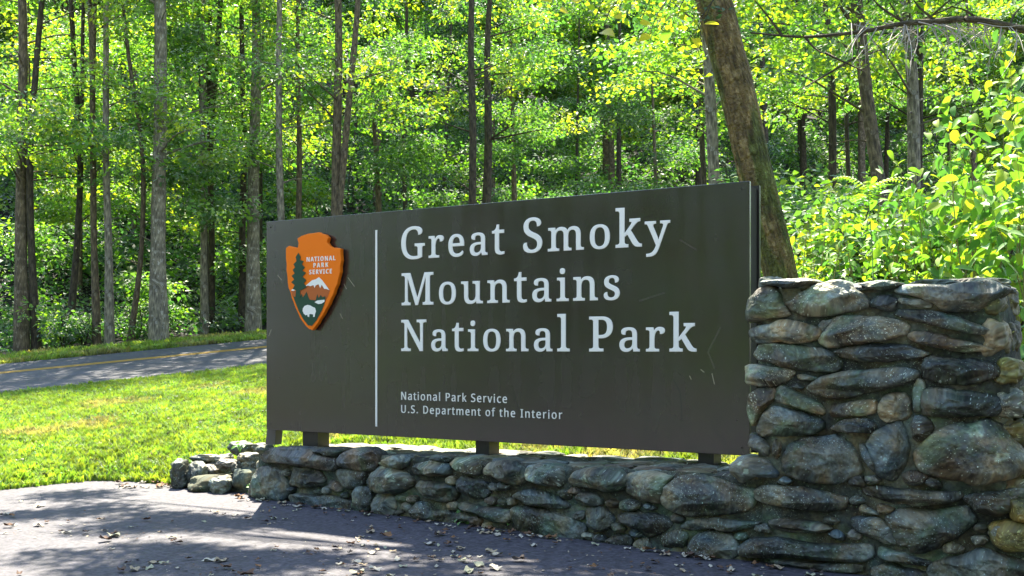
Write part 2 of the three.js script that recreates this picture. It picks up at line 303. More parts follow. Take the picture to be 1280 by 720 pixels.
// [outline in the photograph, colour, bulge in metres, lichen patches [px, py, radius in metres]]
const pillarStones = [
  [ZA([[120, 35], [250, 25], [420, 15], [530, 40], [430, 65], [280, 80], [190, 65], [120, 60]]), 2, 0.10],
  [ZA([[20, 320], [20, 240], [35, 150], [120, 95], [180, 70], [240, 130], [260, 190], [310, 240], [330, 280], [180, 300], [60, 325]]), 1, 0.09],
  [ZA([[300, 195], [340, 175], [440, 110], [520, 60], [620, 35], [700, 40], [760, 80], [840, 130], [890, 180], [880, 225], [760, 250], [600, 280], [430, 280], [350, 240]]), 1, 0.13],
  [ZA([[45, 400], [90, 365], [200, 345], [260, 320], [350, 325], [450, 350], [530, 380], [550, 425], [500, 460], [400, 480], [250, 475], [90, 485], [55, 450]]), 3, 0.11],
  [[[1024, 426], [1034, 411], [1044.5, 397], [1069, 395], [1110, 399], [1121, 401], [1133, 406], [1132, 418], [1118, 421], [1095, 426], [1070, 429], [1040, 435]], 3, 0.11],
  [ZA([[85, 560], [110, 515], [180, 490], [350, 500], [560, 525], [640, 560], [670, 610], [685, 660], [650, 690], [500, 685], [350, 660], [200, 625], [110, 605]]), 0, 0.10],
  [[[1043, 439], [1062, 434], [1086, 430], [1110, 430], [1131, 431], [1157, 442], [1149, 446], [1117, 451], [1095, 452], [1070, 450], [1050, 446]], 4, 0.09],
  [ZA([[525, 360], [560, 320], [640, 310], [600, 380], [560, 425]]), 2, 0.04],
  [[[1086, 379], [1092, 371], [1103, 368], [1112, 369], [1122, 374], [1119, 384], [1112, 388], [1100, 387], [1090, 384]], 2, 0.08],
  [[[1072, 355], [1090, 352], [1110, 351], [1126, 354], [1122, 358], [1105, 362], [1090, 361]], 2, 0.08],
  [ZB([[130, 100], [200, 65], [330, 65], [500, 60], [640, 45], [760, 30], [840, 60], [900, 90], [860, 140], [770, 190], [700, 245], [560, 250], [450, 230], [410, 190], [350, 170], [250, 140], [140, 125]]), 2, 0.15],
  [ZB([[140, 160], [230, 165], [340, 180], [360, 200], [350, 225], [240, 215], [140, 190]]), 1, 0.06],
  [ZB([[115, 280], [140, 245], [250, 250], [400, 250], [520, 290], [640, 330], [760, 370], [820, 395], [760, 415], [640, 410], [500, 380], [400, 355], [280, 330], [180, 310]]), 0, 0.10],
  [ZB([[205, 425], [250, 400], [360, 400], [500, 440], [620, 470], [720, 495], [800, 530], [700, 540], [600, 545], [480, 530], [360, 505], [260, 475], [215, 450]]), 3, 0.09],
  [[[1154, 462], [1156, 449], [1166, 445], [1190, 448], [1213, 449], [1235, 453], [1246, 460], [1248, 470], [1222, 479], [1204, 481], [1178, 479], [1159, 472]], 4, 0.12],
  [ZD([[300, 230], [320, 170], [370, 150], [480, 155], [620, 165], [720, 185], [850, 215], [860, 300], [820, 345], [700, 340], [500, 350], [340, 340], [305, 320]]), 4, 0.13],
  [ZD([[240, 130], [270, 80], [310, 100], [320, 160], [300, 220], [295, 310], [240, 310], [235, 230]]), 2, 0.05],
  [[[1098, 508], [1107, 496], [1117, 492], [1131, 493], [1137, 502], [1137, 519], [1131, 524], [1110, 527], [1101, 522], [1098, 516]], 1, 0.10],
  [ZD([[225, 420], [235, 350], [300, 345], [370, 385], [395, 430], [370, 475], [310, 510], [260, 530], [230, 500]]), 0, 0.10],
  [[[1145, 564], [1152, 557], [1169, 543], [1183, 535], [1197, 531], [1211, 533], [1232, 524], [1249, 533], [1261, 547], [1274, 561], [1281, 574], [1283, 586], [1267, 596], [1224, 604], [1197, 600], [1172, 595], [1156, 588], [1147, 576]], 1, 0.16, [[1223, 537, 0.045], [1257, 571, 0.035]]],
  [[[1010, 484], [1027, 472], [1051, 465], [1077, 462], [1100, 461], [1124, 460], [1138, 463], [1146, 467], [1142, 475], [1126, 481], [1100, 487], [1080, 492], [1060, 497], [1035, 497], [1020, 492]], 0, 0.12],
  [[[932.6, 460], [940, 456], [956, 458], [982, 460], [992, 465], [991, 468], [982, 476], [966, 483], [947, 482], [933, 479]], 3, 0.09],
  [ZC([[20, 200], [90, 150], [230, 150], [220, 220], [170, 260], [110, 330], [60, 420], [40, 380], [20, 290]]), 3, 0.07],
  [ZC([[235, 150], [270, 120], [400, 190], [520, 240], [575, 310], [550, 340], [430, 300], [300, 260], [215, 240]]), 1, 0.09],
  [ZC([[95, 460], [110, 390], [150, 320], [220, 275], [340, 300], [440, 330], [560, 380], [560, 430], [480, 480], [330, 490], [200, 480], [140, 490]]), 4, 0.13],
  [ZC([[620, 290], [640, 260], [780, 240], [930, 220], [945, 320], [830, 345], [700, 355], [625, 345]]), 3, 0.09],
  [ZC([[610, 440], [700, 375], [860, 365], [950, 410], [910, 470], [780, 460], [680, 455]]), 2, 0.10],
  [ZC([[380, 55], [420, 40], [530, 70], [490, 92], [395, 82]]), 0, 0.05],
  [ZC([[330, 125], [390, 108], [440, 145], [390, 162]]), 2, 0.04],
  [[[1081, 554], [1095, 540], [1110, 533], [1124, 529], [1133, 543], [1135, 557], [1133, 571], [1129, 585], [1117, 601], [1106, 596], [1096, 584], [1088, 566]], 4, 0.13, [[1112, 572, 0.012]]],
  [[[1073, 556], [1080, 556], [1091, 571], [1101, 586], [1105, 596], [1098, 595], [1085, 582], [1077, 568]], 0, 0.07],
  [[[979, 572], [990, 554], [1016, 548], [1037, 546], [1058, 551], [1072, 577], [1074, 590], [1050, 603], [1005, 601], [982, 590]], 4, 0.13],
  [ZC([[600, 520], [640, 480], [700, 515], [650, 552], [610, 555]]), 2, 0.05],
  [ZC([[25, 560], [40, 470], [100, 490], [140, 520], [180, 570], [170, 640], [80, 600]]), 2, 0.09],
  [ZC([[195, 590], [220, 520], [270, 530], [265, 630], [230, 660]]), 3, 0.07],
  [[[916, 582], [924, 572], [936, 570], [960, 576], [970, 590], [968, 597], [944, 595], [926, 604], [917, 593]], 2, 0.15, [[932, 578, 0.014], [940, 588, 0.012]]],
  [ZE([[70, 180], [150, 140], [350, 150], [500, 180], [660, 215], [640, 290], [540, 300], [350, 290], [180, 260], [80, 230]]), 0, 0.12],
  [ZE([[160, 370], [230, 345], [380, 355], [520, 390], [560, 420], [480, 440], [300, 440], [180, 410]]), 2, 0.10],
  [ZE([[-25, 540], [60, 480], [240, 475], [480, 515], [700, 515], [800, 520], [800, 600], [720, 635], [500, 620], [300, 605], [0, 590]]), 2, 0.13],
  [[[1080, 609], [1100, 607], [1112, 609], [1139, 613], [1172, 615], [1197, 615], [1201, 621], [1184, 630], [1149, 632], [1119, 629], [1100, 625], [1084, 619]], 0, 0.12],
  [ZF([[540, 210], [640, 190], [780, 170], [900, 150], [925, 170], [880, 260], [850, 310], [720, 330], [640, 310], [580, 260]]), 4, 0.13],
  [ZF([[45, 340], [100, 300], [200, 290], [300, 310], [430, 290], [540, 280], [600, 350], [580, 400], [480, 470], [350, 540], [260, 575], [200, 560], [190, 520], [130, 520], [80, 460]]), 4, 0.15],
  [[[1064, 648], [1076, 646], [1097, 648], [1110, 658], [1121, 679], [1105, 678], [1082, 669], [1066, 658]], 2, 0.09],
  [ZE([[735, 285], [760, 258], [880, 330], [745, 318]]), 0, 0.04],
  [[[1162, 708], [1178, 699], [1201, 695], [1224, 687], [1244, 693], [1267, 700], [1285, 706], [1290, 730], [1230, 740], [1165, 730]], 4, 0.15],
  [[[1100, 683], [1123, 691], [1143, 697], [1164, 704], [1154, 708], [1120, 701], [1098, 697]], 2, 0.08],
  [ZF([[690, 440], [760, 390], [850, 380], [880, 470], [760, 490]]), 0, 0.09],
  [[[961, 699], [998, 700], [1027, 704], [1076, 706], [1074, 716], [1027, 715], [985, 711]], 2, 0.06],
  [[[1088, 712], [1110, 706], [1140, 712], [1160, 718], [1158, 738], [1095, 734]], 4, 0.08],
  [[[1235, 655], [1262, 650], [1286, 654], [1288, 688], [1262, 690], [1240, 676]], 6, 0.13],  // yellow bounced light put into the colour of this stone and the next
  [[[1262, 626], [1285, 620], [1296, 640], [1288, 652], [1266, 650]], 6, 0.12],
];
const baseStones = [
  [Z2([[185, 140], [210, 110], [330, 75], [500, 70], [620, 90], [720, 140], [860, 160], [860, 240], [780, 280], [650, 240], [480, 215], [330, 200], [220, 205]]), 5, 0.15],
  [Z2([[640, 95], [740, 75], [890, 80], [900, 110], [860, 150], [760, 135], [665, 115]]), 2, 0.11],
  [Z2([[80, 500], [100, 400], [140, 320], [170, 255], [280, 250], [380, 290], [420, 400], [420, 480], [380, 540], [250, 540], [120, 525]]), 4, 0.16],
  [Z2([[440, 400], [460, 310], [480, 240], [600, 250], [720, 280], [760, 350], [740, 420], [620, 425], [500, 415]]), 4, 0.10],
  [[[425, 574], [429, 567], [442, 561], [458, 561], [469, 567], [471, 577], [466, 587], [452, 588], [436, 586], [426, 582]], 5, 0.15],
  [[[419, 590], [428, 586], [448, 588], [458, 591], [456, 603], [450, 606], [434, 611], [424, 602]], 4, 0.11],
  [[[362, 619], [378, 617], [394, 621], [411, 619], [439, 628], [436, 638], [411, 636], [383, 632], [364, 628]], 2, 0.06],
  [[[440, 630], [441, 616], [448, 609], [452, 608], [461, 611], [465, 620], [461, 636], [452, 642], [442, 640]], 2, 0.10],
  [Z3([[135, 310], [180, 230], [260, 170], [340, 165], [440, 210], [540, 290], [530, 340], [440, 400], [330, 405], [200, 385], [150, 350]]), 0, 0.16, [[489, 588, 0.025], [494, 593, 0.03], [498, 598, 0.03], [510, 600, 0.025], [480, 583.5, 0.015]]],
  [Z3([[240, 140], [330, 85], [450, 65], [520, 90], [500, 150], [430, 185], [330, 160]]), 1, 0.13],
  [Z3([[540, 175], [600, 140], [720, 110], [860, 155], [880, 190], [870, 235], [780, 255], [660, 250], [570, 235]]), 0, 0.14],
  [Z3([[690, 85], [760, 50], [880, 80], [870, 130], [760, 125]]), 2, 0.08],
  [Z3([[565, 340], [620, 290], [720, 320], [850, 320], [930, 360], [940, 430], [880, 480], [760, 475], [650, 440], [590, 390]]), 4, 0.14],
  [Z3([[200, 580], [180, 470], [230, 410], [330, 405], [390, 450], [390, 580], [330, 625], [240, 610]]), 2, 0.10],
  [Z3([[525, 620], [540, 530], [600, 490], [700, 500], [760, 560], [860, 560], [940, 600], [930, 690], [780, 690], [620, 675]]), 2, 0.13],
  [[[562, 580], [569, 574], [590, 573], [597, 580], [601, 594], [592, 593], [582, 590], [570, 587]], 1, 0.13],
  [Z4([[5, 250], [40, 210], [110, 220], [200, 250], [240, 290], [250, 340], [220, 375], [130, 370], [60, 340], [15, 320]]), 4, 0.12, [[575, 605, 0.012], [593, 607, 0.014], [603, 613, 0.012]]],
  [Z4([[205, 160], [250, 110], [340, 90], [420, 120], [500, 160], [520, 200], [500, 260], [430, 280], [350, 240], [260, 205], [215, 200]]), 0, 0.14],
  [Z4([[515, 200], [540, 140], [640, 115], [760, 130], [800, 180], [800, 260], [770, 300], [690, 280], [600, 260], [530, 230]]), 0, 0.14, [[660, 593, 0.016], [688, 594, 0.012]]],
  [Z4([[430, 365], [470, 330], [560, 315], [680, 335], [770, 380], [840, 420], [820, 450], [700, 450], [560, 420], [470, 385]]), 4, 0.11],
  [Z4([[10, 440], [60, 405], [160, 430], [300, 440], [390, 460], [420, 520], [370, 560], [260, 550], [150, 490], [60, 465]]), 2, 0.12],
  [Z4([[420, 500], [440, 450], [520, 440], [640, 460], [760, 500], [870, 540], [960, 580], [940, 700], [820, 700], [600, 665], [480, 630]]), 4, 0.09],
  [Z5([[65, 190], [110, 120], [190, 90], [340, 85], [440, 110], [490, 160], [490, 220], [440, 260], [360, 265], [240, 240], [120, 220]]), 0, 0.16, [[736, 597, 0.03], [764, 601, 0.018]]],
  [Z5([[110, 310], [160, 275], [230, 275], [300, 320], [310, 360], [230, 375], [150, 365]]), 4, 0.09],
  [Z5([[190, 430], [210, 390], [300, 385], [370, 420], [400, 480], [370, 540], [280, 560], [210, 530]]), 4, 0.12],
  [Z5([[490, 210], [495, 140], [620, 115], [760, 135], [830, 160], [800, 200], [780, 260], [770, 340], [720, 350], [640, 335], [560, 310], [500, 270]]), 0, 0.12, [[795, 614, 0.012], [803, 617, 0.014], [800, 606, 0.01]]],
  [[[829, 622], [833, 611], [849, 597], [868, 595], [893, 599], [917, 607], [940, 613], [940, 626], [932, 638], [913, 642], [882, 644], [858, 645], [839, 638], [830, 630]], 0, 0.16, [[885, 627, 0.014], [888, 620, 0.012], [884, 636, 0.012]]],
  [Z5([[440, 360], [500, 320], [580, 350], [590, 390], [520, 415], [450, 405]]), 1, 0.07],
  [Z5([[440, 450], [520, 425], [640, 430], [760, 450], [840, 500], [780, 560], [700, 600], [640, 590], [580, 540], [460, 500]]), 4, 0.13, [[806, 663, 0.016]]],
  [Z6([[250, 460], [330, 410], [480, 400], [620, 420], [760, 430], [700, 460], [560, 490], [450, 460], [340, 480]]), 4, 0.09],
  [Z6([[305, 600], [350, 510], [450, 480], [560, 500], [620, 560], [620, 650], [540, 680], [400, 665], [320, 640]]), 2, 0.13],
  [Z5([[540, 690], [590, 620], [660, 620], [700, 690], [600, 725]]), 2, 0.09],
  [Z5([[80, 445], [130, 410], [180, 420], [170, 480], [100, 485]]), 2, 0.05],
  [Z5([[330, 640], [400, 590], [520, 600], [540, 660], [450, 690], [340, 680]]), 4, 0.05],
  [Z6([[120, 520], [220, 470], [300, 500], [290, 590], [160, 590]]), 4, 0.05],
];
function layStones(list, parent, lab) {
  list.forEach(([px, mi, D, lichen], i) => {
    const poly = px.map(([x, y]) => wallUV(x, y).slice(0, 2));
    let cx = 0, cy = 0; for (const [x, y] of poly) { cx += x / poly.length; cy += y / poly.length; }
    const li = (lichen || []).map(([x, y, r]) => [...wallUV(x, y).slice(0, 2), r]);
    const w = Math.max(...poly.map((p) => p[0])) - Math.min(...poly.map((p) => p[0]));
    const g = stoneGeo(poly, { depth: D, cx, cy, seed: i * 1.37 + list.length + 0.77, lichen: li, n: w > 0.25 ? 80 : 48, k: w > 0.25 ? 24 : 14 });
    const m = part('stone', g, stoneMats[mi], parent);
    m.position.set(cx - parent.userData.u0, cy, 0);
    if (lichen && lichen.length > 1) m.userData.label = 'stone with pale lichen patches';
  });
}
function chink(list, parent, uA, uB, vA, vB, most, seed, edge) { // small stones wedged into the wider joints
  const r = rng(seed), polys = list.map(([px]) => px.map(([x, y]) => wallUV(x, y).slice(0, 2))), extra = [];
  const gap = (u, v) => { let d = 1e9; for (const p of polys) { let inside = false; for (let i = 0, j = p.length - 1; i < p.length; j = i++) { const [ax, ay] = p[j], [bx, by] = p[i], ex = bx - ax, ey = by - ay, t = clamp(((u - ax) * ex + (v - ay) * ey) / (ex * ex + ey * ey), 0, 1); d = Math.min(d, Math.hypot(u - ax - ex * t, v - ay - ey * t)); if ((ay > v) !== (by > v) && u < (bx - ax) * (v - ay) / (by - ay) + ax) inside = !inside; } if (inside) return 0; } for (const [a, b, c] of extra) d = Math.min(d, Math.hypot(u - a, v - b) - c); return d; };
  for (let i = 0; i < 2600 && extra.length < most; i++) {
    const u = rr(r, uA, uB), v = rr(r, vA, vB), d = gap(u, v); if (d < 0.042 || (edge && u > edge(v) - 0.06)) continue;
    const R = Math.min(d * 0.9, 0.085), n = 7, poly = []; extra.push([u, v, R]);
    for (let k = 0; k < n; k++) { const a = k / n * 6.283 + 0.3 * r(), q = R * rr(r, 0.7, 1.15); poly.push([u + Math.cos(a) * q * 1.45, v + Math.sin(a) * q * 0.85]); }
    const m = part('stone', stoneGeo(poly, { depth: 0.05 + 0.4 * R, cx: u, cy: v, seed: seed + i * 0.37, n: 30, k: 9 }), stoneMats[Math.floor(r() * 6)], parent); m.position.set(u - parent.userData.u0, v, 0);
  }
}
function roughBlock(outline, depth, seed) { // a mortar core: outline (u, v) pushed back from the face, its face uneven
  const s = new THREE.Shape(outline.map(([x, y]) => new THREE.Vector2(x, y)));
  const g = new THREE.ExtrudeGeometry(s, { depth, bevelEnabled: false, steps: 6 });
  g.translate(0, 0, -depth - 0.05);
  const p = g.attributes.position, uv = [];
  for (let i = 0; i < p.count; i++) uv.push(p.getX(i) * 1.1 + p.getZ(i) * 0.7, p.getY(i) * 1.1 + p.getZ(i) * 0.5);
  g.setAttribute('uv', new THREE.Float32BufferAttribute(uv, 2));
  return g;
}
function mortarFace(outlineTop, u0, u1, vb, w, seed) { // a finely divided uneven sheet of mortar in front of the core
  const nu = Math.ceil((u1(0.5) - u0(0.5)) / 0.025), nv = 60, pos = [], uv = [], idx = [];
  for (let j = 0; j <= nv; j++) for (let i = 0; i <= nu; i++) {
    const t = j / nv; let u = u0(t) + (u1(t) - u0(t)) * i / nu; const top = outlineTop(u), v = vb + (top - vb) * t;
    const e = Math.min(1, Math.min(i, nu - i, j + 3, nv - j) / 3);
    pos.push(u, v, (w + 0.035 * fbm3(u * 6 + seed, v * 6, seed, 3) + 0.012 * fbm3(u * 25, v * 25, seed, 2)) * e - 0.06 * (1 - e)); uv.push(u * 1.1, v * 1.1);
  }
  for (let j = 0; j < nv; j++) for (let i = 0; i < nu; i++) { const a = j * (nu + 1) + i; idx.push(a, a + 1, a + nu + 2, a, a + nu + 2, a + nu + 1); }
  const g = new THREE.BufferGeometry(); g.setAttribute('position', new THREE.Float32BufferAttribute(pos, 3)); g.setAttribute('uv', new THREE.Float32BufferAttribute(uv, 2)); g.setIndex(idx); g.computeVertexNormals(); return g;
}
// low wall
{
  const w = group('low_stone_wall', WA.toArray(), wallTurn); w.userData.u0 = 0;
  tag(w, 'low dark wall of rough mortared stones carrying the entrance sign', 'stone wall');
  const uE = wallUV(945, 640)[0], top = (u) => 0.515 + 0.105 * clamp(u / uE, 0, 1);
  part('mortar', mortarFace((u) => top(u) - 0.02, () => 0.02, () => uE, -0.08, -0.03, 3), mortarMat, w);
  part('mortar_core', roughBlock([[0.03, -0.1], [uE + 0.1, -0.1], [uE + 0.1, top(uE) - 0.045], [0.03, top(0) - 0.045]], 0.95, 4), mortarMat, w);
  layStones(baseStones, w);
  chink(baseStones.concat(pillarStones), w, 0.08, uE, 0.02, 0.5, 45, 61);
  // flat stones along the top
  const r = rng(77);
  for (let row = 0; row < 3; row++) for (let u = 0.12 + 0.15 * row; u < uE - 0.1;) {
    const L = rr(r, 0.26, 0.5), g = boulderGeo(L * 0.52, 0.045, 0.17, 40 + row * 20 + u, 3);
    const m = part('stone', g, stoneMats[[0, 2, 1, 5][Math.floor(r() * 4)]], w);
    m.position.set(u + L / 2, top(u) - 0.045 + rr(r, -0.008, 0.008), -0.20 - 0.29 * row); m.rotation.y = rr(r, -0.15, 0.15); u += L * 0.98;
  }
  // stones of the far end and the back
  for (let k = 0; k < 3; k++) { const m = part('stone', boulderGeo(0.16, 0.2, 0.18, 90 + k, 3), stoneMats[k], w); m.position.set(0.0, 0.26, -0.3 - 0.28 * k); }
  sh(w);
}
// rubble at the end of the low wall: [px, py of the lowest point, width px, height px, depth m]
{
  const L = [[226, 609, 25, 35, 0.4], [246, 608, 24, 33, 0.42], [268, 596, 42, 19, 0.5], [276, 615, 40, 22, 0.36], [304, 607, 22, 18, 0.3], [296, 591, 17, 14, 0.3], [311, 590, 20, 18, 0.3], [314, 577, 28, 12, 0.4], [303, 566, 28, 15, 0.4], [280, 577, 22, 10, 0.4], [327, 562, 26, 9, 0.35], [259, 577, 30, 9, 0.5], [287, 583, 26, 10, 0.4]];
  const zs = [11.15, 11.1, 11.2, 10.78, 11.0, 10.95, 10.95, 11.0, 11.2, 11.25, 10.95, 11.3, 11.0];
  const g = group('rubble_wall_end', [at(270, 612, 10.7).x, 0, -10.8]);
  tag(g, 'heap of sunlit grey rubble stones at the low wall end beside the lawn', 'rubble');
  L.forEach(([px, py, w, h, d], i) => {
    const z = zs[i], k = z / F, c = at(px, py - h / 2, z);
    const m = part('stone', boulderGeo(w * k * 0.46, h * k * 0.5 + 0.012, d * 0.36, 150 + i * 3.3, 3), stoneMats[[1, 0, 5, 0, 1, 5, 0, 1, 0, 5, 1, 0, 5][i]], g);
    m.position.copy(c).sub(g.position); m.position.y -= 0.015; m.rotation.set(0.1 * Math.sin(i), i * 0.7, 0.15 * Math.cos(i * 2));
  });
  const core = part('mortar', boulderGeo(0.42, 0.12, 0.26, 201, 3), mortarMat, g); core.position.set(0.05, 0.05, -0.22); core.rotation.y = 0.2;
  const core2 = part('mortar', boulderGeo(0.30, 0.17, 0.26, 203, 3), mortarMat, g); core2.position.set(0.40, 0.10, -0.12);
}
// pillar
{
  const uv0 = wallUV(944, 600)[0], O = WA.clone().addScaledVector(WD, uv0);
  const w = group('stone_pillar', O.toArray(), wallTurn); w.userData.u0 = uv0;
  tag(w, 'tall pillar of rough dark mortared stones at the sign end', 'stone pillar');
  const prof = [[944, 366], [948, 356], [1060, 353], [1120, 354], [1240, 356]].map(([x, y]) => wallUV(x, y)).map(([u, v]) => [u - uv0, v]);
  const rt = [[1244, 372], [1250, 420], [1258, 480], [1268, 560], [1280, 640], [1288, 730]].map(([x, y]) => wallUV(x, y)).map(([u, v]) => [u - uv0, v]);
  rt.push([rt[rt.length - 1][0] + 0.02, -0.1]);
  const outline = [[0.0, -0.1], [0.0, prof[0][1] - 0.02], ...prof.slice(1).map(([u, v]) => [u, v - 0.03]), ...rt].reverse();
  part('mortar_core', roughBlock(outline, 0.5, 9), mortarMat, w);
  const rEdge = (v) => { for (let i = 0; i < rt.length - 1; i++) if (v <= rt[i][1] && v >= rt[i + 1][1]) { const t = (v - rt[i][1]) / (rt[i + 1][1] - rt[i][1]); return rt[i][0] + t * (rt[i + 1][0] - rt[i][0]); } return v > 0 ? rt[0][0] : rt[rt.length - 1][0]; };
  const topv = prof[2][1] - 0.04;
  part('mortar', mortarFace(() => topv, () => 0.01, (t) => rEdge(-0.08 + (topv + 0.08) * t) - 0.01, -0.08, -0.03, 13), mortarMat, w);
  layStones(pillarStones, w);
  chink(pillarStones.concat(baseStones), w, uv0 + 0.04, uv0 + 1.75, 0.05, topv - 0.06, 60, 67, (v) => uv0 + rEdge(v));
  // the end face towards the bushes: rough stones in rows, mostly painted with yellow bounced light, stepping out towards the foot
  const r = rng(31); let v = 0.05, row = 0;
  while (v < 1.86) {
    const H = rr(r, 0.15, 0.26);
    for (let d = 0.04; d < 0.42;) {
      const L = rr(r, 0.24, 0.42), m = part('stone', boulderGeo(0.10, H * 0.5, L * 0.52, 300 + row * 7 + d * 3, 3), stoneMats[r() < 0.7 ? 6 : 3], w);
      m.position.set(rEdge(v + H / 2) - 0.035 - 0.035 * smooth(1.1, 1.7, v) + 0.05 * d + rr(r, -0.025, 0.025), v + H / 2, -d - L / 2 + 0.05); m.rotation.set(rr(r, -0.15, 0.15), rr(r, -0.2, 0.2), rr(r, -0.1, 0.1)); d += L;
    }
    v += H * 0.97; row++;
  }
  // cap stones
  for (let row2 = 0; row2 < 2; row2++) for (let u = 0.1; u < 1.5;) { const L = rr(r, 0.35, 0.6), m = part('stone', boulderGeo(L * 0.5, 0.05, 0.17, 500 + row2 * 9 + u, 3), stoneMats[[0, 2, 5][Math.floor(r() * 3)]], w); m.position.set(Math.min(u + L / 2, 1.42), topv + 0.0 - 0.015 * row2, -0.2 - 0.26 * row2); u += L; }
  // left flank beside the sign
  for (let k = 0; k < 7; k++) { const m = part('stone', boulderGeo(0.07, 0.12, 0.2, 600 + k, 3), stoneMats[k % 4], w); m.position.set(0.02, 0.78 + k * 0.185, -0.28); }
}

// ------------------------------------------------------------------ the sign
const SL = at(333, 537, 10.5), SR = at(937, 570, 7.936);
const SD = V(SR.x - SL.x, 0, SR.z - SL.z), SW = SD.length(); SD.normalize();
const SN = V(-SD.z, 0, SD.x), SH = 2.1, SY = 0.676, signTurn = Math.atan2(-SD.z, SD.x);
const signUV = (px, py) => { const [u, y] = onPlane(px, py, V(SL.x, 0, SL.z), SD, SN); return [u, y - SY]; };
const font = await new FontLoader().loadAsync('fonts/droid/droid_serif_regular.typeface.json');
const fontB = await new FontLoader().loadAsync('fonts/droid/droid_serif_bold.typeface.json');
const fontSans = await new FontLoader().loadAsync('fonts/droid/droid_sans_regular.typeface.json');
const fontSansB = await new FontLoader().loadAsync('fonts/droid/droid_sans_bold.typeface.json');
{
  const sign = group('entrance_sign', [SL.x, SY, SL.z], signTurn);
  tag(sign, 'dark brown park entrance sign with white lettering and orange arrowhead emblem', 'sign');
  // weathered paint: smears, scuffs and fine scratches
  const cw = 2048, ch = 1024, cv = document.createElement('canvas'); cv.width = cw; cv.height = ch; const cc = cv.getContext('2d'), r = rng(4);
  cc.fillStyle = 'rgb(47,38,34)'; cc.fillRect(0, 0, cw, ch);
  for (let i = 0; i < 900; i++) { const x = r() * cw, y = r() * ch, w = rr(r, 20, 180), h = rr(r, 8, 60), v = r() < 0.5; cc.fillStyle = v ? `rgba(58,51,45,${rr(r, 0.01, 0.05)})` : `rgba(32,29,26,${rr(r, 0.01, 0.06)})`; cc.beginPath(); cc.ellipse(x, y, w, h, rr(r, -0.2, 0.2), 0, 7); cc.fill(); }
  for (let i = 0; i < 160; i++) { const x = r() * cw, y = r() * ch, h = rr(r, 40, 260); cc.fillStyle = `rgba(${r() < 0.5 ? '26,24,22' : '66,59,52'},${rr(r, 0.02, 0.08)})`; cc.fillRect(x, y, rr(r, 2, 12), h); }
  const P = (px, py) => { const [u, t] = signUV(px, py); return [u / SW * cw, (1 - t / SH) * ch]; };
  const stroke = (pts, c, w) => { cc.strokeStyle = c; cc.lineWidth = w; cc.lineCap = 'round'; cc.beginPath(); pts.forEach(([x, y], i) => { const [a, b] = P(x, y); i ? cc.lineTo(a, b) : cc.moveTo(a, b); }); cc.stroke(); };
  for (const s of [[[641, 484], [643, 500]], [[645, 500], [650, 518], [659, 540]], [[842, 475], [850, 490], [852, 510], [852, 535]], [[809, 525], [805, 555]], [[836, 532], [840, 558]], [[893, 527], [897, 545]], [[906, 503], [899, 525]], [[868, 505], [890, 515]], [[693, 541], [699, 542]], [[820, 540], [821, 550]]]) stroke(s, 'rgba(16,16,18,0.75)', 5);
  for (let i = 0; i < 14; i++) { const x = rr(r, 885, 905), y = rr(r, 520, 555); stroke([[x, y], [x + rr(r, -4, 4), y + rr(r, 2, 7)]], 'rgba(16,18,20,0.5)', rr(r, 4, 12)); }
  for (const s of [[[347, 344], [352, 350]], [[435, 347], [443, 358]], [[425, 392], [428, 398]], [[362, 356], [366, 352]], [[371, 384], [373, 388]], [[430, 355], [433, 361]], [[890, 467], [893, 480]], [[862, 470], [864, 474]], [[876, 462], [880, 465]], [[336, 420], [339, 412]]]) stroke(s, 'rgba(190,180,150,0.75)', 3);
  for (const s of [[[900, 410], [885, 440], [893, 460]], [[850, 300], [870, 312]], [[800, 376], [830, 366]]]) stroke(s, 'rgba(110,104,100,0.35)', 6);
  const pm = new THREE.CanvasTexture(cv); pm.colorSpace = THREE.SRGBColorSpace;
  const pr = tex(512, 256, (u, v) => 0.72 + 0.5 * (pfbm(u, v, 6, 5, 901) - 0.5) + 0.25 * (pn(u * 90, v * 4, 90, 911) - 0.5));
  const panelMat = phys({ map: pm, roughness: 0.34, roughnessMap: pr, ior: 1.65, clearcoat: 0.7, clearcoatRoughness: 0.2 });
  const paint = std({ color: col(0.028, 0.024, 0.019), roughness: 0.5, roughnessMap: pr });
  const T = 0.035, B = 0.28;
  const rect = new THREE.Shape([[0, 0], [SW, 0], [SW, SH], [0, SH]].map((p) => new THREE.Vector2(...p)));
  const fp = new THREE.ExtrudeGeometry(rect, { depth: T - 0.008, bevelEnabled: true, bevelSize: 0.004, bevelThickness: 0.004, bevelOffset: -0.004, bevelSegments: 2 });
  fp.translate(0, 0, -T + 0.004);
  { const p = fp.attributes.position, u = fp.attributes.uv; for (let i = 0; i < p.count; i++) u.setXY(i, p.getX(i) / SW, p.getY(i) / SH); }
  part('front_panel', fp, panelMat, sign);
  const box = (name, x0, x1, y0, y1, z0, z1, m = paint) => { const g = new THREE.BoxGeometry(x1 - x0, y1 - y0, z1 - z0); g.translate((x0 + x1) / 2, (y0 + y1) / 2, (z0 + z1) / 2); return part(name, g, m, sign); };
  box('back_panel', 0.002, SW - 0.002, 0.002, SH - 0.002, -B, -B + T);
  box('end_panel', 0.02, 0.06, 0.03, SH - 0.03, -B + T + 0.001, -T - 0.001);
  box('end_panel', SW - 0.06, SW - 0.02, 0.03, SH - 0.03, -B + T + 0.001, -T - 0.001, std({ color: col(0.035, 0.032, 0.02), roughness: 0.85 }));
  box('top_panel', 0.062, SW - 0.062, SH - 0.05, SH - 0.012, -B + T + 0.001, -T - 0.001);
  box('bottom_panel', 0.062, SW - 0.062, 0.03, 0.06, -B + T + 0.001, -T - 0.001);
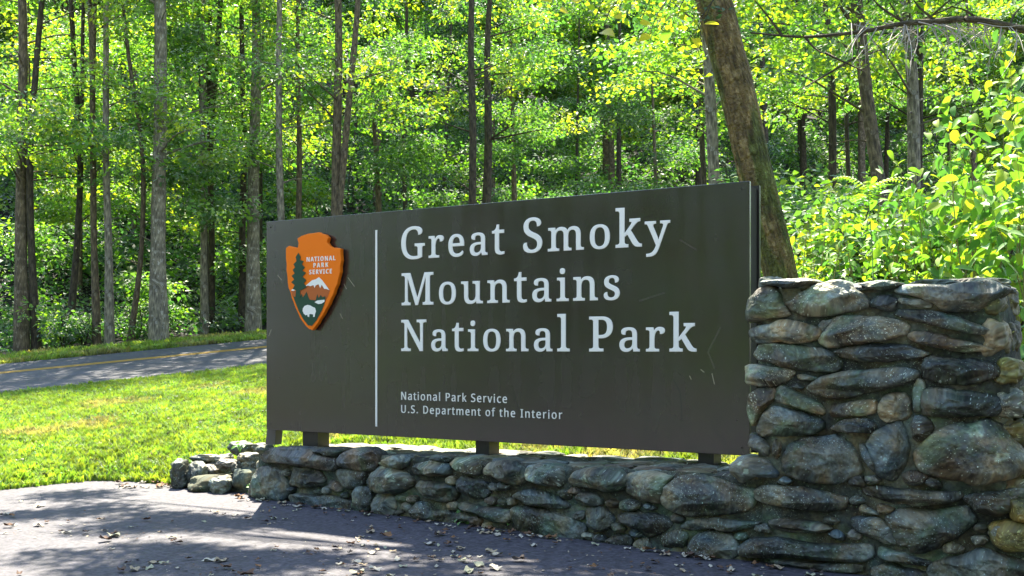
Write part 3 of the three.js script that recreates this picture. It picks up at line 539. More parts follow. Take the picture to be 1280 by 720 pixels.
  for (const [a, b] of [[373, 392], [590, 607], [869, 889]]) { const [u0] = signUV(a, 548), [u1] = signUV(b, 548); box('leg', u0, u1, -0.22, 0.028, -B + 0.05, -0.06); }
  { const s = new THREE.Shape([[-0.004, 0.42], [-0.055, 0.1], [-0.1, -0.16], [0.03, -0.16], [0.05, 0.02], [0.0, 0.02]].map((p) => new THREE.Vector2(...p))); const g = new THREE.ExtrudeGeometry(s, { depth: 0.1, bevelEnabled: false }); g.translate(-0.003, 0, -0.19); part('end_brace', g, std({ color: col(0.10, 0.088, 0.074), roughness: 0.55 }), sign); }
  for (const [x, y] of [[0.06, 0.06], [0.06, SH - 0.06], [SW - 0.06, 0.06], [SW - 0.06, SH - 0.06]]) { const g = new THREE.CylinderGeometry(0.008, 0.008, 0.004, 10); g.rotateX(Math.PI / 2); g.translate(x, y, 0.002); part('bolt', g, paint, sign); }
  // lettering, letter by letter
  const white = std({ color: col(0.92, 0.89, 0.77), roughness: 0.4 });
  function line(text, fnt, [x0, y0], [x1, y1], capTop, weight, parent = sign, z0 = 0.0005, thick = 0.006, mat = white, name = 'letter') {
    const big = fnt === font;
    const [u0, t0] = signUV(x0, y0), [u1, t1] = signUV(x1, y1), cap = signUV(x0, capTop)[1] - t0, base = (t0 + t1) / 2;
    const sc = fnt.data.resolution, capUnits = (() => { const g = new TextGeometry('H', { font: fnt, size: 1, depth: 0.01, curveSegments: 2 }); g.computeBoundingBox(); return g.boundingBox.max.y; })();
    const size = cap / capUnits, sf = (c) => (!big ? [1, 1] : 'aceimnorsuy'.includes(c) ? [0.93, 0.885] : c === 't' ? [0.95, 0.95] : 'kl'.includes(c) ? [0.98, 1.03] : [1, 1]), adv = (c) => (fnt.data.glyphs[c] || fnt.data.glyphs.n).ha * size / sc * sf(c)[0];
    const geos = [...text].map((c) => { if (c === ' ') return null; const k = sf(c), g = new TextGeometry(c, { font: fnt, size, depth: thick, curveSegments: 8, bevelEnabled: true, bevelSize: weight, bevelThickness: 0.0015, bevelSegments: 1 }); g.scale(k[0], k[1], 1); g.computeBoundingBox(); return g; });
    let total = 0; [...text].forEach((c) => { total += adv(c); });
    const first = geos[0].boundingBox.min.x, lastC = text[text.length - 1], right = total - adv(lastC) + geos[geos.length - 1].boundingBox.max.x;
    const track = ((u1 - u0) - (right - first)) / (text.length - 1);
    let x = u0 - first;
    [...text].forEach((c, i) => { if (geos[i]) { const m = part(name, geos[i], mat, parent); m.position.set(x, base, z0); } x += adv(c) + track; });
  }
  line('Great Smoky', font, [502, 323], [838, 307], 284, 0.004);
  line('Mountains', font, [502.5, 381], [775, 374.5], 342, 0.004);
  line('National Park', font, [502, 438], [871, 439.5], 400, 0.004);
  line('National Park Service', fontSans, [501.8, 499.8], [634, 503.5], 490, 0.0006, sign, 0.0005, 0.004);
  line('U.S. Department of the Interior', fontSans, [501.8, 516], [703, 523.6], 506.5, 0.0006, sign, 0.0005, 0.004);
  { const [u0, t0] = signUV(469.6, 533), [u1, t1] = signUV(471.8, 287.5); const g = new THREE.BoxGeometry(u1 - u0, t1 - t0, 0.005); g.translate((u0 + u1) / 2, (t0 + t1) / 2, 0.003); part('divider_line', g, white, sign); }
  // arrowhead emblem standing off the panel
  const E = (pts) => zoomed(320, 260, 4.236, pts).map(([x, y]) => new THREE.Vector2(...signUV(x, y)));
  const orange = phys({ color: col(0.96, 0.205, 0.006), roughness: 0.5, specularIntensity: 0.4 }), brownM = std({ color: col(0.48, 0.11, 0.012), roughness: 0.5 }), green = std({ color: col(0.006, 0.055, 0.022), roughness: 0.5 });
  const arrow = new THREE.Shape(E([[180, 215], [195, 203], [225, 210], [243, 212], [247, 190], [240, 165], [262, 150], [300, 138], [330, 135], [355, 131], [365, 138], [388, 143], [405, 160], [398, 185], [410, 202], [425, 212], [450, 213], [470, 218], [470, 250], [473, 280], [467, 310], [468, 340], [458, 375], [452, 405], [438, 435], [433, 455], [415, 490], [408, 510], [390, 540], [376, 568], [360, 590], [350, 610], [335, 630], [320, 648], [300, 640], [284, 624], [270, 605], [256, 585], [245, 560], [231, 530], [222, 505], [211, 478], [205, 450], [194, 425], [190, 400], [188, 365], [183, 330], [184, 300], [180, 270]]));
  const ag = new THREE.ExtrudeGeometry(arrow, { depth: 0.028, bevelEnabled: true, bevelSize: 0.007, bevelThickness: 0.010, bevelOffset: -0.007, bevelSegments: 3 });
  ag.translate(0, 0, 0.024);
  const emblem = part('emblem', ag, orange, sign); const ez = 0.062;
  emblem.userData.label = 'orange arrowhead emblem with tree, mountain and bison';
  const st = new THREE.CylinderGeometry(0.03, 0.03, 0.03, 12); st.rotateX(Math.PI / 2); { const [a] = E([[320, 330]]); st.translate(a.x, a.y, 0.014); } part('standoff', st, paint, emblem);
  const flat = (name, pts, m, lift) => { const g = new THREE.ExtrudeGeometry(new THREE.Shape(E(pts)), { depth: 0.0015, bevelEnabled: false }); g.translate(0, 0, ez + lift); return part(name, g, m, emblem); };
  flat('mountain', [[208, 440], [222, 436], [245, 446], [268, 430], [290, 418], [330, 385], [357, 370], [415, 437], [403, 470], [388, 500], [350, 492], [310, 490], [240, 480], [217, 470]], brownM, 0.0);
  flat('snow_cap', [[285, 416], [305, 398], [322, 384], [340, 380], [357, 368], [375, 385], [392, 408], [413, 437], [396, 430], [385, 430], [372, 408], [364, 426], [355, 405], [340, 412], [334, 424], [328, 410], [312, 416], [300, 412]], white, 0.003);
  flat('lake', [[208, 437], [225, 429], [236, 436], [222, 441]], white, 0.003);
  flat('meadow', [[222, 470], [245, 475], [252, 452], [258, 472], [266, 456], [272, 475], [282, 462], [292, 445], [300, 470], [308, 487], [340, 490], [348, 458], [356, 478], [366, 462], [376, 474], [390, 468], [392, 478], [388, 505], [372, 545], [345, 595], [320, 625], [300, 622], [275, 590], [250, 545], [232, 500]], green, 0.003);
  flat('lake', [[335, 500], [350, 491], [388, 487], [388, 497], [372, 508], [355, 510]], white, 0.006);
  flat('bison', [[272, 545], [274, 532], [282, 520], [298, 514], [312, 517], [324, 524], [338, 530], [343, 548], [338, 562], [336, 577], [328, 578], [328, 565], [314, 562], [308, 564], [307, 578], [299, 576], [297, 566], [288, 569], [278, 560]], white, 0.006);
  flat('pine_tree', [[250, 240], [262, 262], [258, 278], [278, 285], [268, 300], [284, 318], [270, 334], [290, 345], [272, 366], [292, 385], [278, 400], [294, 420], [272, 434], [259, 438], [260, 476], [234, 476], [237, 438], [220, 430], [230, 410], [212, 395], [228, 380], [214, 362], [230, 348], [220, 330], [232, 316], [224, 300], [240, 284], [236, 262]], green, 0.006);
  const et = (t, x0, x1, y, top) => { const a = zoomed(320, 260, 4.236, [[x0, y], [x1, y], [0, top]]); line(t, fontSansB, a[0], a[1], a[2][1], 0.0, emblem, ez + 0.0005, 0.002, white, 'letter'); };
  et('NATIONAL', 292, 443, 283, 259); et('PARK', 328, 406, 316, 292); et('SERVICE', 306, 425, 351, 327);
}
// ------------------------------------------------------------------ leaves, sprays, trees
function tube(path, radii, seg = 10, rough = 0, seed = 0, colors = null) { // tapered limb along points
  const c = new THREE.CatmullRomCurve3(path, false, 'centripetal'), n = Math.max(4, Math.ceil((path.length - 1) * (rough ? (seg > 30 ? 24 : 14) : 4))), pos = [], uv = [], idx = [], cl = [];
  const len = c.getLength(); let up = V(1, 0, 0);
  for (let i = 0; i <= n; i++) {
    const t = i / n, p = c.getPoint(t), d = c.getTangent(t), f = t * (radii.length - 1), k = Math.min(radii.length - 2, Math.floor(f)), r = radii[k] + (radii[k + 1] - radii[k]) * (f - k);
    const b = d.clone().cross(up).normalize(), e = b.clone().cross(d).normalize(); if (b.lengthSq() < 0.5) { up = V(0, 0, 1); }
    for (let j = 0; j <= seg; j++) {
      const a = j / seg * Math.PI * 2, cs = Math.cos(a), sn = Math.sin(a);
      const q = rough ? 1 + rough * (fbm3(cs * 1.6 + seed, t * len * 0.6, sn * 1.6, 3) + 0.5 * (0.5 - Math.abs(noise3(cs * 5 + seed, t * len * 1.6, sn * 5))) + (seg > 30 ? 0.9 * (0.35 - Math.abs(noise3(cs * 8 + 0.6 * noise3(cs * 3, t * len * 3, sn * 3), t * len * 1.3, sn * 8))) : 0)) : 1;
      pos.push(p.x + (b.x * cs + e.x * sn) * r * q, p.y + (b.y * cs + e.y * sn) * r * q, p.z + (b.z * cs + e.z * sn) * r * q);
      uv.push(j / seg * Math.max(1, Math.round(r * 6.28 / 0.6)), t * len / 0.9);
      if (colors) { const m = smooth(0.0, 0.22, fbm3(cs * 1.2 + seed, t * len * 1.1, sn * 1.2, 4)); cl.push(1 - 0.42 * m, 1 - 0.12 * m, 1 - 0.45 * m); }
    }
  }
  for (let i = 0; i < n; i++) for (let j = 0; j < seg; j++) { const a = i * (seg + 1) + j; idx.push(a, a + seg + 1, a + seg + 2, a, a + seg + 2, a + 1); }
  const g = new THREE.BufferGeometry(); g.setAttribute('position', new THREE.Float32BufferAttribute(pos, 3)); g.setAttribute('uv', new THREE.Float32BufferAttribute(uv, 2)); if (colors) g.setAttribute('color', new THREE.Float32BufferAttribute(cl, 3)); g.setIndex(idx); g.computeVertexNormals(); return g;
}
function leafTris(len, wid, fold, pos, idx, M) { // a folded pointed leaf of four faces
  const v = [[0, 0, 0], [len * 0.42, fold * wid, wid * 0.5], [len, -0.06 * len, 0], [len * 0.42, fold * wid, -wid * 0.5], [len * 0.45, 0, 0]], o = pos.length / 3;
  for (const p of v) { const q = V(...p).applyMatrix4(M); pos.push(q.x, q.y, q.z); }
  idx.push(o, o + 1, o + 4, o + 1, o + 2, o + 4, o + 4, o + 2, o + 3, o, o + 4, o + 3);
}
function sprayGeo(seed, n, len, spread, flat) {
  const r = rng(seed), pos = [], idx = [], M = new THREE.Matrix4(), q = new THREE.Quaternion();
  for (let i = 0; i < n; i++) {
    const a = r() * 6.283, d = Math.sqrt(r()) * spread, y = rr(r, -1, 1) * spread * flat;
    q.setFromEuler(new THREE.Euler(rr(r, -0.9, 0.9), a + rr(r, -0.9, 0.9), rr(r, -0.9, 0.5), 'YXZ'));
    const s = rr(r, 0.7, 1.25); M.compose(V(Math.cos(a) * d, y, -Math.sin(a) * d), q, V(s, s, s));
    leafTris(len, len * 0.62, 0.18, pos, idx, M);
  }
  const g = new THREE.BufferGeometry(); g.setAttribute('position', new THREE.Float32BufferAttribute(pos, 3)); g.setIndex(idx); g.computeVertexNormals(); return g;
}
const sprays = [sprayGeo(1, 24, 0.135, 0.42, 0.35), sprayGeo(2, 26, 0.125, 0.46, 0.3), sprayGeo(3, 22, 0.145, 0.40, 0.45)];
const tints = { // leaf colour, linear, with its spread
  mid: [0.085, 0.22, 0.018], yellow: [0.34, 0.47, 0.012], fresh: [0.20, 0.41, 0.014], deep: [0.034, 0.112, 0.020], gold: [0.50, 0.36, 0.02],
};
function crown(parent, spots, which, pick, seed, name = 'crown') { // spots: [x, y, z, scale] relative to parent
  const r = rng(seed), m = new THREE.InstancedMesh(sprays[which], crownMat, spots.length), M = new THREE.Matrix4(), q = new THREE.Quaternion(), c = new THREE.Color();
  spots.forEach(([x, y, z, s], i) => {
    q.setFromEuler(new THREE.Euler(rr(r, -0.5, 0.5), r() * 6.283, rr(r, -0.5, 0.5)));
    M.compose(V(x, y, z), q, V(s, s, s)); m.setMatrixAt(i, M);
    const t = tints[pick[Math.floor(r() * pick.length)]], k = rr(r, 0.75, 1.25), h = rr(r, 0.85, 1.2); c.setRGB(t[0] * k * h, t[1] * k, t[2] * k); m.setColorAt(i, c);
  });
  m.name = name; m.userData.kind = 'stuff'; m.castShadow = m.receiveShadow = true; parent.add(m); return m;
}
function blob(r, list, cx, cy, cz, rx, ry, rz, n, s0 = 0.8, s1 = 1.4) { // sprays spread unevenly through a clump
  for (let i = 0; i < n; i++) { const a = r() * 6.283, u = rr(r, -1, 1), d = Math.cbrt(r()), k = Math.sqrt(1 - u * u); list.push([cx + Math.cos(a) * k * d * rx, cy + u * d * ry, cz + Math.sin(a) * k * d * rz, rr(r, s0, s1)]); }
}
function limbAndLeaves(r, spots, limbs, from, dir, len, rad, n, size = 1) { // one limb, its twigs and the sprays on it
  const mid = from.clone().addScaledVector(dir, len * 0.5).add(V(rr(r, -0.2, 0.2), rr(r, 0.05, 0.3), rr(r, -0.2, 0.2))), end = from.clone().addScaledVector(dir, len).add(V(0, rr(r, -0.3, 0.4), 0));
  limbs.push(tube([from, mid, end], [rad, rad * 0.55, rad * 0.15], 6));
  for (let i = 0; i < n; i++) {
    const t = Math.pow(r(), 0.6) * 0.75 + 0.32, p = from.clone().lerp(end, t), w = (0.25 + 0.35 * t) * len * 0.5;
    spots.push([p.x + rr(r, -w, w), p.y + rr(r, -0.35, 0.35) + 0.1, p.z + rr(r, -w, w), rr(r, 0.75, 1.3) * size]);
  }
}
// trees told apart in the photograph
// px/py of the foot (py null: hidden, then depth), px at the top of the picture, width px, bark, height m
function standingTree(o) {
  const r = rng(o.seed), foot = o.py ? groundHit(o.px, o.py) : (() => { const x = (o.px - CX) / F * o.z; return V(x, ground(x, -o.z), -o.z); })();
  const z = -foot.z, g = group(o.name || 'forest_tree', foot.toArray()), rad = o.w * z / F / 2, H = o.h || 17;
  const topY = CAM + CY * z / F - foot.y, dx = (o.tx - o.px) * z / F; // sideways drift up to the top of the frame
  const bend = o.bend || 0, path = [];
  for (let i = 0; i <= 6; i++) { const y = -0.25 + (H + 0.25) * i / 6, t = y / topY; path.push(V(dx * Math.min(t, 1.6) + bend * Math.sin(Math.min(t, 1) * 3.14) + 0.05 * Math.sin(i * 2 + o.seed), y, 0.1 * Math.sin(i * 1.7 + o.seed))); }
  const radii = path.map((p, i) => rad * (i === 0 ? 1.45 : 1.06 - 0.72 * Math.pow(i / 6, 1.4)));
  part('trunk', tube(path, radii, 14, 0.16, o.seed), o.bark, g);
  if (o.fork) { // second stem from the foot or higher
    const [fy, fx, fw] = o.fork, k = fw * z / F / 2, at0 = new THREE.CatmullRomCurve3(path).getPoint(clamp((fy + 0.25) / (H + 0.25), 0, 1)), ex = (fx - o.px) * z / F;
    part('stem', tube([at0, V((at0.x + ex) / 2, (fy + topY) / 2, 0.1), V(ex, topY, 0.2), V(ex * 1.4, H * 0.9, 0.2)], [k, k, k * 0.85, k * 0.4], 10, 0.12, o.seed + 3), o.bark, g);
  }
  const spots = [], limbs = [], curve = new THREE.CatmullRomCurve3(path);
  const low = o.low ?? 4.5, nl = o.limbs ?? 6;
  for (let i = 0; i < nl; i++) { const y = rr(r, low, topY * 0.98), a = rr(r, 0, 6.283), p = curve.getPoint(clamp((y + 0.25) / (H + 0.25), 0, 1)); limbAndLeaves(r, spots, limbs, p, V(Math.cos(a), rr(r, 0.05, 0.5), Math.sin(a)).normalize(), rr(r, 1.8, 3.4), rad * 0.22, o.leaves ?? 13, o.size || 1); }
  for (let i = 0; i < 7; i++) { const y = rr(r, Math.max(topY, H * 0.6), H * 0.98), a = i * 2.4 + r(), p = curve.getPoint(clamp((y + 0.25) / (H + 0.25), 0, 1)); limbAndLeaves(r, spots, limbs, p, V(Math.cos(a), rr(r, 0.2, 0.8), Math.sin(a)).normalize(), rr(r, 2, 3.6), rad * 0.3, o.top ?? 9, 1.2); }
  for (let i = 0; i < 5; i++) { const y = rr(r, 2, topY), a = r() * 6.283, p = curve.getPoint(clamp((y + 0.25) / (H + 0.25), 0, 1)), L = rr(r, 0.35, 1.1), e = p.clone().add(V(Math.cos(a) * L, rr(r, -0.1, 0.5) * L, Math.sin(a) * L)); limbs.push(tube([p, p.clone().lerp(e, 0.5).add(V(0, 0.06, 0)), e], [0.025, 0.016, 0.006], 5)); }
  for (const l of limbs) part('limb', l, o.bark, g);
  crown(g, spots, o.seed % 3, o.tint || ['mid', 'fresh', 'mid', 'yellow'], o.seed + 9);
  tag(g, o.label, 'tree', o.group); return g;
}
const front = 'tree trunks along the far road verge';
const T = [
  { px: 27, py: 441, tx: 27, w: 14, bark: barkBrown, label: 'straight brown trunk with moss at its foot beyond the road' },
  { px: 46, py: 440, tx: 53, w: 9, bark: barkDark, bend: -0.25, label: 'slim dark bowed trunk beside the mossy brown trunk' },
  { px: 85, py: 432, tx: 88, w: 8, bark: barkDark, fork: [5.0, 108, 5], bend: 0.3, label: 'slim dark trunk forking into two thin stems' },
  { px: 121, py: 434, tx: 112, w: 8, bark: barkBrown, fork: [7.2, 122, 6], label: 'thin brown trunk forked high up near a mottled pale trunk' },
  { px: 137, py: 435, tx: 131, w: 9, bark: barkGrey, label: 'thin mottled pale grey trunk between brown trunk and the big grey one' },
  { px: 163, py: 430, tx: 150, w: 6, bark: barkBrown, bend: 0.5, label: 'thin crooked leaning trunk in the understorey by the road' },
  { px: 198, py: 429, tx: 200, w: 18, bark: barkGrey, h: 19, label: 'largest pale grey trunk with flared foot beyond the road' },
  { px: 255, py: 418, tx: 253, w: 8, bark: barkGrey, label: 'slim grey trunk beside a twin stemmed dark trunk' },
  { px: 264, py: null, z: 33, tx: 262, w: 8, bark: barkDark, fork: [6.0, 278, 7], label: 'dark trunk splitting into two stems behind the slim grey trunk' },
  { px: 304, py: null, z: 33, tx: 303, w: 8, bark: barkDark, label: 'dark trunk close behind the ivy streaked grey trunk' },
  { px: 316, py: 416, tx: 320, w: 15, bark: barkGrey, label: 'stout grey trunk standing beside the sign edge beyond the road' },
  { px: 351, py: null, z: 30, tx: 349, w: 9, bark: barkGrey, label: 'slim grey trunk rising just behind the emblem end of the sign' },
  { px: 372, py: null, z: 32, tx: 374, w: 7, bark: barkBrown, label: 'thin brownish trunk rising above the arrowhead emblem' },
  { px: 420, py: null, z: 30, tx: 422, w: 12, bark: barkBrown, fork: [2.2, 449, 8], label: 'forked brown trunk with a slanting second stem above the sign' },
  { px: 506, py: null, z: 38, tx: 507, w: 6, bark: barkDark, label: 'very thin dark trunk among leaves above the word Great' },
  { px: 588, py: null, z: 31, tx: 591, w: 10, bark: barkDark, label: 'dark straight trunk above the middle of the sign' },
  { px: 605, py: null, z: 34, tx: 612, w: 12, bark: barkDark, h: 13, label: 'dark trunk close beside the straight dark one above the sign' },
  { px: 883, py: null, z: 26, tx: 878, w: 7, bark: barkDark, label: 'thin dark trunk seen behind the leaning tree' },
  { px: 894, py: null, z: 24, tx: 884, w: 15, bark: barkGrey, label: 'grey trunk standing right behind the leaning tree' },
  { px: 1052, py: null, z: 24, tx: 1030, w: 10, bark: barkDark, label: 'dark tilted trunk on the slope beyond the pillar' },
  { px: 1070, py: null, z: 27, tx: 1056, w: 6, bark: barkDark, fork: [6, 1066, 5], label: 'thin dark double stem on the slope beyond the pillar' },
  { px: 1112, py: null, z: 21, tx: 1074, w: 17, bark: barkBrown, label: 'brown leaning trunk on the slope above the bushes' },
  { px: 1152, py: null, z: 22, tx: 1130, w: 16, bark: barkGrey, label: 'stout grey trunk beside a thinner one above the bushes' },
  { px: 1156, py: null, z: 23, tx: 1147, w: 11, bark: barkDark, label: 'thinner dark trunk behind the stout grey one above the bushes' },
];
T.forEach((o, i) => standingTree({ seed: 1000 + i * 17, tint: [['mid', 'fresh', 'fresh', 'yellow'], ['mid', 'fresh', 'yellow', 'mid'], ['fresh', 'yellow', 'mid', 'fresh']][i % 3], ...o, group: undefined }));

// trees further back up the hillside
{
  const r = rng(88), taken = [];
  const want = 92; let tries = 0, made = 0;
  while (made < want && tries++ < 4000) {
    const z = 32 + 56 * Math.pow(r(), 1.15), x = rr(r, -0.56, 0.56) * z;
    if (roadDist(x, z) < RW + 3.5) continue;
    if (taken.some(([a, b]) => Math.hypot(a - x, b - z) < 3.0 + z * 0.02)) continue;
    taken.push([x, z]); made++;
    const back = z > 46, g = group('forest_tree', [x, ground(x, -z), -z]), H = back ? rr(r, 12, 17) : rr(r, 8, 13), rad = back ? rr(r, 0.10, 0.2) : rr(r, 0.06, 0.13), lean = rr(r, -0.7, 0.7), sd = 3000 + made;
    const dark = r() < 0.2, kinds = dark ? ['deep', 'deep', 'mid'] : r() < 0.55 ? ['mid', 'fresh', 'mid'] : ['fresh', 'yellow', 'mid', 'fresh'];
    part('trunk', tube([V(0, -0.3, 0), V(lean * 0.2, H * 0.4, 0), V(lean, H, 0)], [rad * 1.2, rad * 0.8, rad * 0.25], 8), r() < 0.5 ? barkDark : barkBrown, g);
    const spots = [], n = back ? 14 : 11;
    for (let i = 0; i < n; i++) {
      const f = (i + r()) / n, y = back ? H * (0.42 + 0.6 * f) : H * (0.12 + 0.9 * f), w = back ? 3.2 : 2.6 * (1.05 - 0.5 * f), a = r() * 6.283, d = rr(r, 0.3, 1) * w;
      blob(r, spots, Math.cos(a) * d + lean * y / H, y, Math.sin(a) * d, rr(r, 0.7, 1.5), rr(r, 0.25, 0.55), rr(r, 0.7, 1.5), back ? 38 : 34, back ? 1.2 : 0.85, back ? 2.0 : 1.4);
    }
    crown(g, spots, made % 3, kinds, sd);
    const look = dark ? 'dark green' : kinds.includes('yellow') ? 'yellow green' : 'mid green';
    tag(g, back ? `tall ${look} tree with bare lower trunk deep in the hillside wood` : `slender ${look} tree leafy almost to the ground at the wood edge`, 'tree', `${look} trees ${back ? 'deep in the hillside wood' : 'at the wood edge'}`);
  }
}
// a mass of far leaves closing the view up the slope
{
  const r = rng(99), list = [];
  for (let i = 0; i < 330; i++) { const z = rr(r, 92, 125), x = rr(r, -0.6, 0.6) * z, y = ground(x, -z); blob(r, list, x, y + rr(r, 1, 20), -z, 3.5, 2.4, 3, 46, 2.4, 4.2); }
  const f = crown(scene, list, 1, ['mid', 'fresh', 'mid', 'yellow', 'deep'], 991, numbered('far_forest'));
  f.userData.kind = 'stuff'; f.userData.label = 'far green wood closing the view up the hillside'; f.userData.category = 'wood';
}
// shrubs and saplings under the trees
{
  const r = rng(120); const spots = [];
  const spec = [];
  for (let i = 0; i < 32; i++) { // behind the verge on the left, and up the slope
    const d = RW + (i < 13 ? rr(r, 3.0, 7.0) : rr(r, 5.5, 16)), a = rr(r, -6, i < 13 ? 16 : 34);
    spec.push([RN[0] + RD[0] * a - RD[1] * d, RN[1] + RD[1] * a + RD[0] * d, i < 13 ? rr(r, 0.4, 1.15) : rr(r, 1.5, 4.5)]);
  }
  spec.forEach(([x, z, h], i) => {
    const g = group('understorey_shrub', [x, ground(x, -z), -z]), list = [], stems = [];
    for (let k = 0; k < 3; k++) stems.push(tube([V(0, -0.1, 0), V(rr(r, -0.2, 0.2), h * 0.5, rr(r, -0.2, 0.2)), V(rr(r, -0.5, 0.5), h, rr(r, -0.4, 0.4))], [0.03, 0.02, 0.008], 5));
    part('stem', mergeGeometries(stems), barkDark, g);
    for (let k = 0; k < 6; k++) blob(r, list, rr(r, -0.6, 0.6) * (0.5 + h * 0.3), h * rr(r, 0.25, 1.05), rr(r, -0.5, 0.5), 0.55, 0.25, 0.5, 6, 0.6, 1.1);
    crown(g, list, i % 3, ['mid', 'fresh', 'deep', 'mid'], 1200 + i, 'foliage');
    tag(g, h > 1.8 ? 'leafy sapling in the shade of the wood beyond the road' : 'low leafy shrub at the wood edge beyond the road', 'shrub', h > 1.8 ? 'saplings in the wood' : 'shrubs along the far verge');
  });
}

// ------------------------------------------------------------------ the leaning tree behind the pillar
{
  const z = 11.6, foot = V((1012 - CX) / F * z, 0, -z); foot.y = ground(foot.x, foot.z);
  const g = group('leaning_tree', foot.toArray()); tag(g, 'thick leaning tree trunk with rough mossy bark behind the sign', 'tree');
  const P = (px, py, dz = 0) => at(px, py, z + dz).sub(foot);
  const path = [V(0.06, -0.3, 0), P(1000, 470), P(976, 345), P(946, 225), P(920, 110), P(892, 0), P(868, -110), P(850, -240), P(838, -420)];
  const k = z / F / 2;
  part('trunk', tube(path, [52, 46, 44, 45, 47, 47, 42, 34, 22].map((w) => w * k * 0.92), 72, 0.10, 7, true), barkLean, g);
  const r = rng(71), spots = [], limbs = [];
  // limbs, mostly above the picture, with unseen leaf masses added to shade the pavement
  const L = [[P(868, -100), V(-0.8, 0.5, -0.5), 3.6], [P(848, -250), V(0.8, 0.4, 0.5), 3.4], [P(870, -90), V(0.9, 0.45, 0.3), 3.2], [P(842, -400), V(0.2, 0.9, 0.2), 2.5]];
  for (const [f, d, l] of L) limbAndLeaves(r, spots, limbs, f, d.normalize(), l, 0.09, 30, 1);
  const shadeClumps = [[100, 620, 0.45], [120, 637, 0.4], [70, 643, 0.28], [190, 648, 0.5], [240, 656, 0.5], [150, 661, 0.35], [292, 655, 0.45], [205, 690, 0.5], [262, 700, 0.5], [140, 713, 0.45], [322, 704, 0.42], [248, 719, 0.45], [62, 697, 0.14], [385, 702, 0.36], [520, 716, 0.26], [560, 690, 0.26], [700, 716, 0.34], [10, 645, 0.25]];  // pavement spots to shade; unseen leaf masses are added sunward of each
  shadeClumps.forEach(([px, py, w], i) => {
    const [gx, gz] = gnd0(px, py), h = 6.9 + 1.2 * r() + (i % 3) * 0.4, q = V(gx, 0, gz).addScaledVector(sunDir, h / sunDir.y).sub(foot), from = P([862, 850, 846, 840][i % 4], [-130, -240, -300, -380][i % 4]);
    limbs.push(tube([from, from.clone().lerp(q, 0.5).add(V(0, 0.5, 0)), q], [0.06, 0.035, 0.01], 6));
    blob(r, spots, q.x, q.y, q.z, w * 0.95, w * 0.25, w * 0.5, Math.round(78 * w), 0.5, 0.9);
  });
  // drooping leaves inside the top of the picture
  for (let i = 0; i < 26; i++) { const p = P(rr(r, 770, 905), rr(r, -40, 26), rr(r, -0.8, 0.9)); spots.push([p.x, p.y, p.z, rr(r, 0.5, 0.8)]); }
  for (const l of limbs) part('limb', l, barkLean.clone(), g);
  g.children.forEach((m) => { if (m.name === 'limb') m.material = barkBrown; });
  crown(g, spots, 0, ['mid', 'fresh', 'deep', 'yellow'], 711);
}
// big sunlit leaves hanging into the top of the picture
const leafGeo = (len, wid, seed, lobes = 0) => { // a leaf with midrib fold, curved along its length
  const r = rng(seed), n = 7, pos = [], idx = [], droop = rr(r, 0.1, 0.45), fold = rr(r, 0.15, 0.4);
  for (let i = 0; i <= n; i++) {
    const t = i / n, w = wid * 0.5 * Math.pow(Math.sin(Math.PI * Math.pow(t, 0.75) * 0.985 + 0.02), 0.8) * (1 + lobes * Math.sin(t * 19)), y = -droop * len * t * t;
    pos.push(t * len, y + fold * w, w, t * len, y, 0, t * len, y + fold * w, -w);
    if (i) { const o = (i - 1) * 3; idx.push(o, o + 3, o + 4, o, o + 4, o + 1, o + 1, o + 4, o + 5, o + 1, o + 5, o + 2); }
  }
  const g = new THREE.BufferGeometry(); g.setAttribute('position', new THREE.Float32BufferAttribute(pos, 3)); g.setIndex(idx); g.computeVertexNormals(); return g;
};
const leafShapes = [0, 1, 2, 3].map((i) => leafGeo(0.15, 0.085, 700 + i));
const leafMats = [leafMat(0.27, 0.46, 0.018, 0.6), leafMat(0.17, 0.40, 0.022, 0.55), leafMat(0.09, 0.26, 0.03, 0.5), leafMat(0.40, 0.50, 0.018, 0.65), leafMat(0.60, 0.55, 0.02, 0.65)];
function hangLeaf(parent, p, r, s, m) { const l = part('leaf', leafShapes[Math.floor(r() * 4)], leafMats[m], parent); l.position.copy(p); l.rotation.set(rr(r, -0.7, 0.7), r() * 6.283, rr(r, -1.1, 0.3), 'YXZ'); l.scale.setScalar(s); return l; }
{
  const tree = scene.getObjectByName('leaning_tree'), r = rng(222);
  for (const [x, y] of [[648, 4], [668, 10], [690, 3], [700, 14], [722, 4], [741, 30], [752, 40], [772, 18], [800, 30], [812, 44], [838, 38], [846, 22], [868, 48], [880, 30]]) {
    const p = at(x, y, rr(r, 9.2, 10.2)).sub(tree.position); hangLeaf(tree, p, r, rr(r, 0.9, 1.35), r() < 0.75 ? 4 : 1);
    const tw = tube([p.clone(), p.clone().add(V(0.1, 0.25, -0.1)), p.clone().add(V(0.35, 0.6, -0.4))], [0.003, 0.004, 0.006], 4); part('twig', tw, barkDark, tree);
  }
}
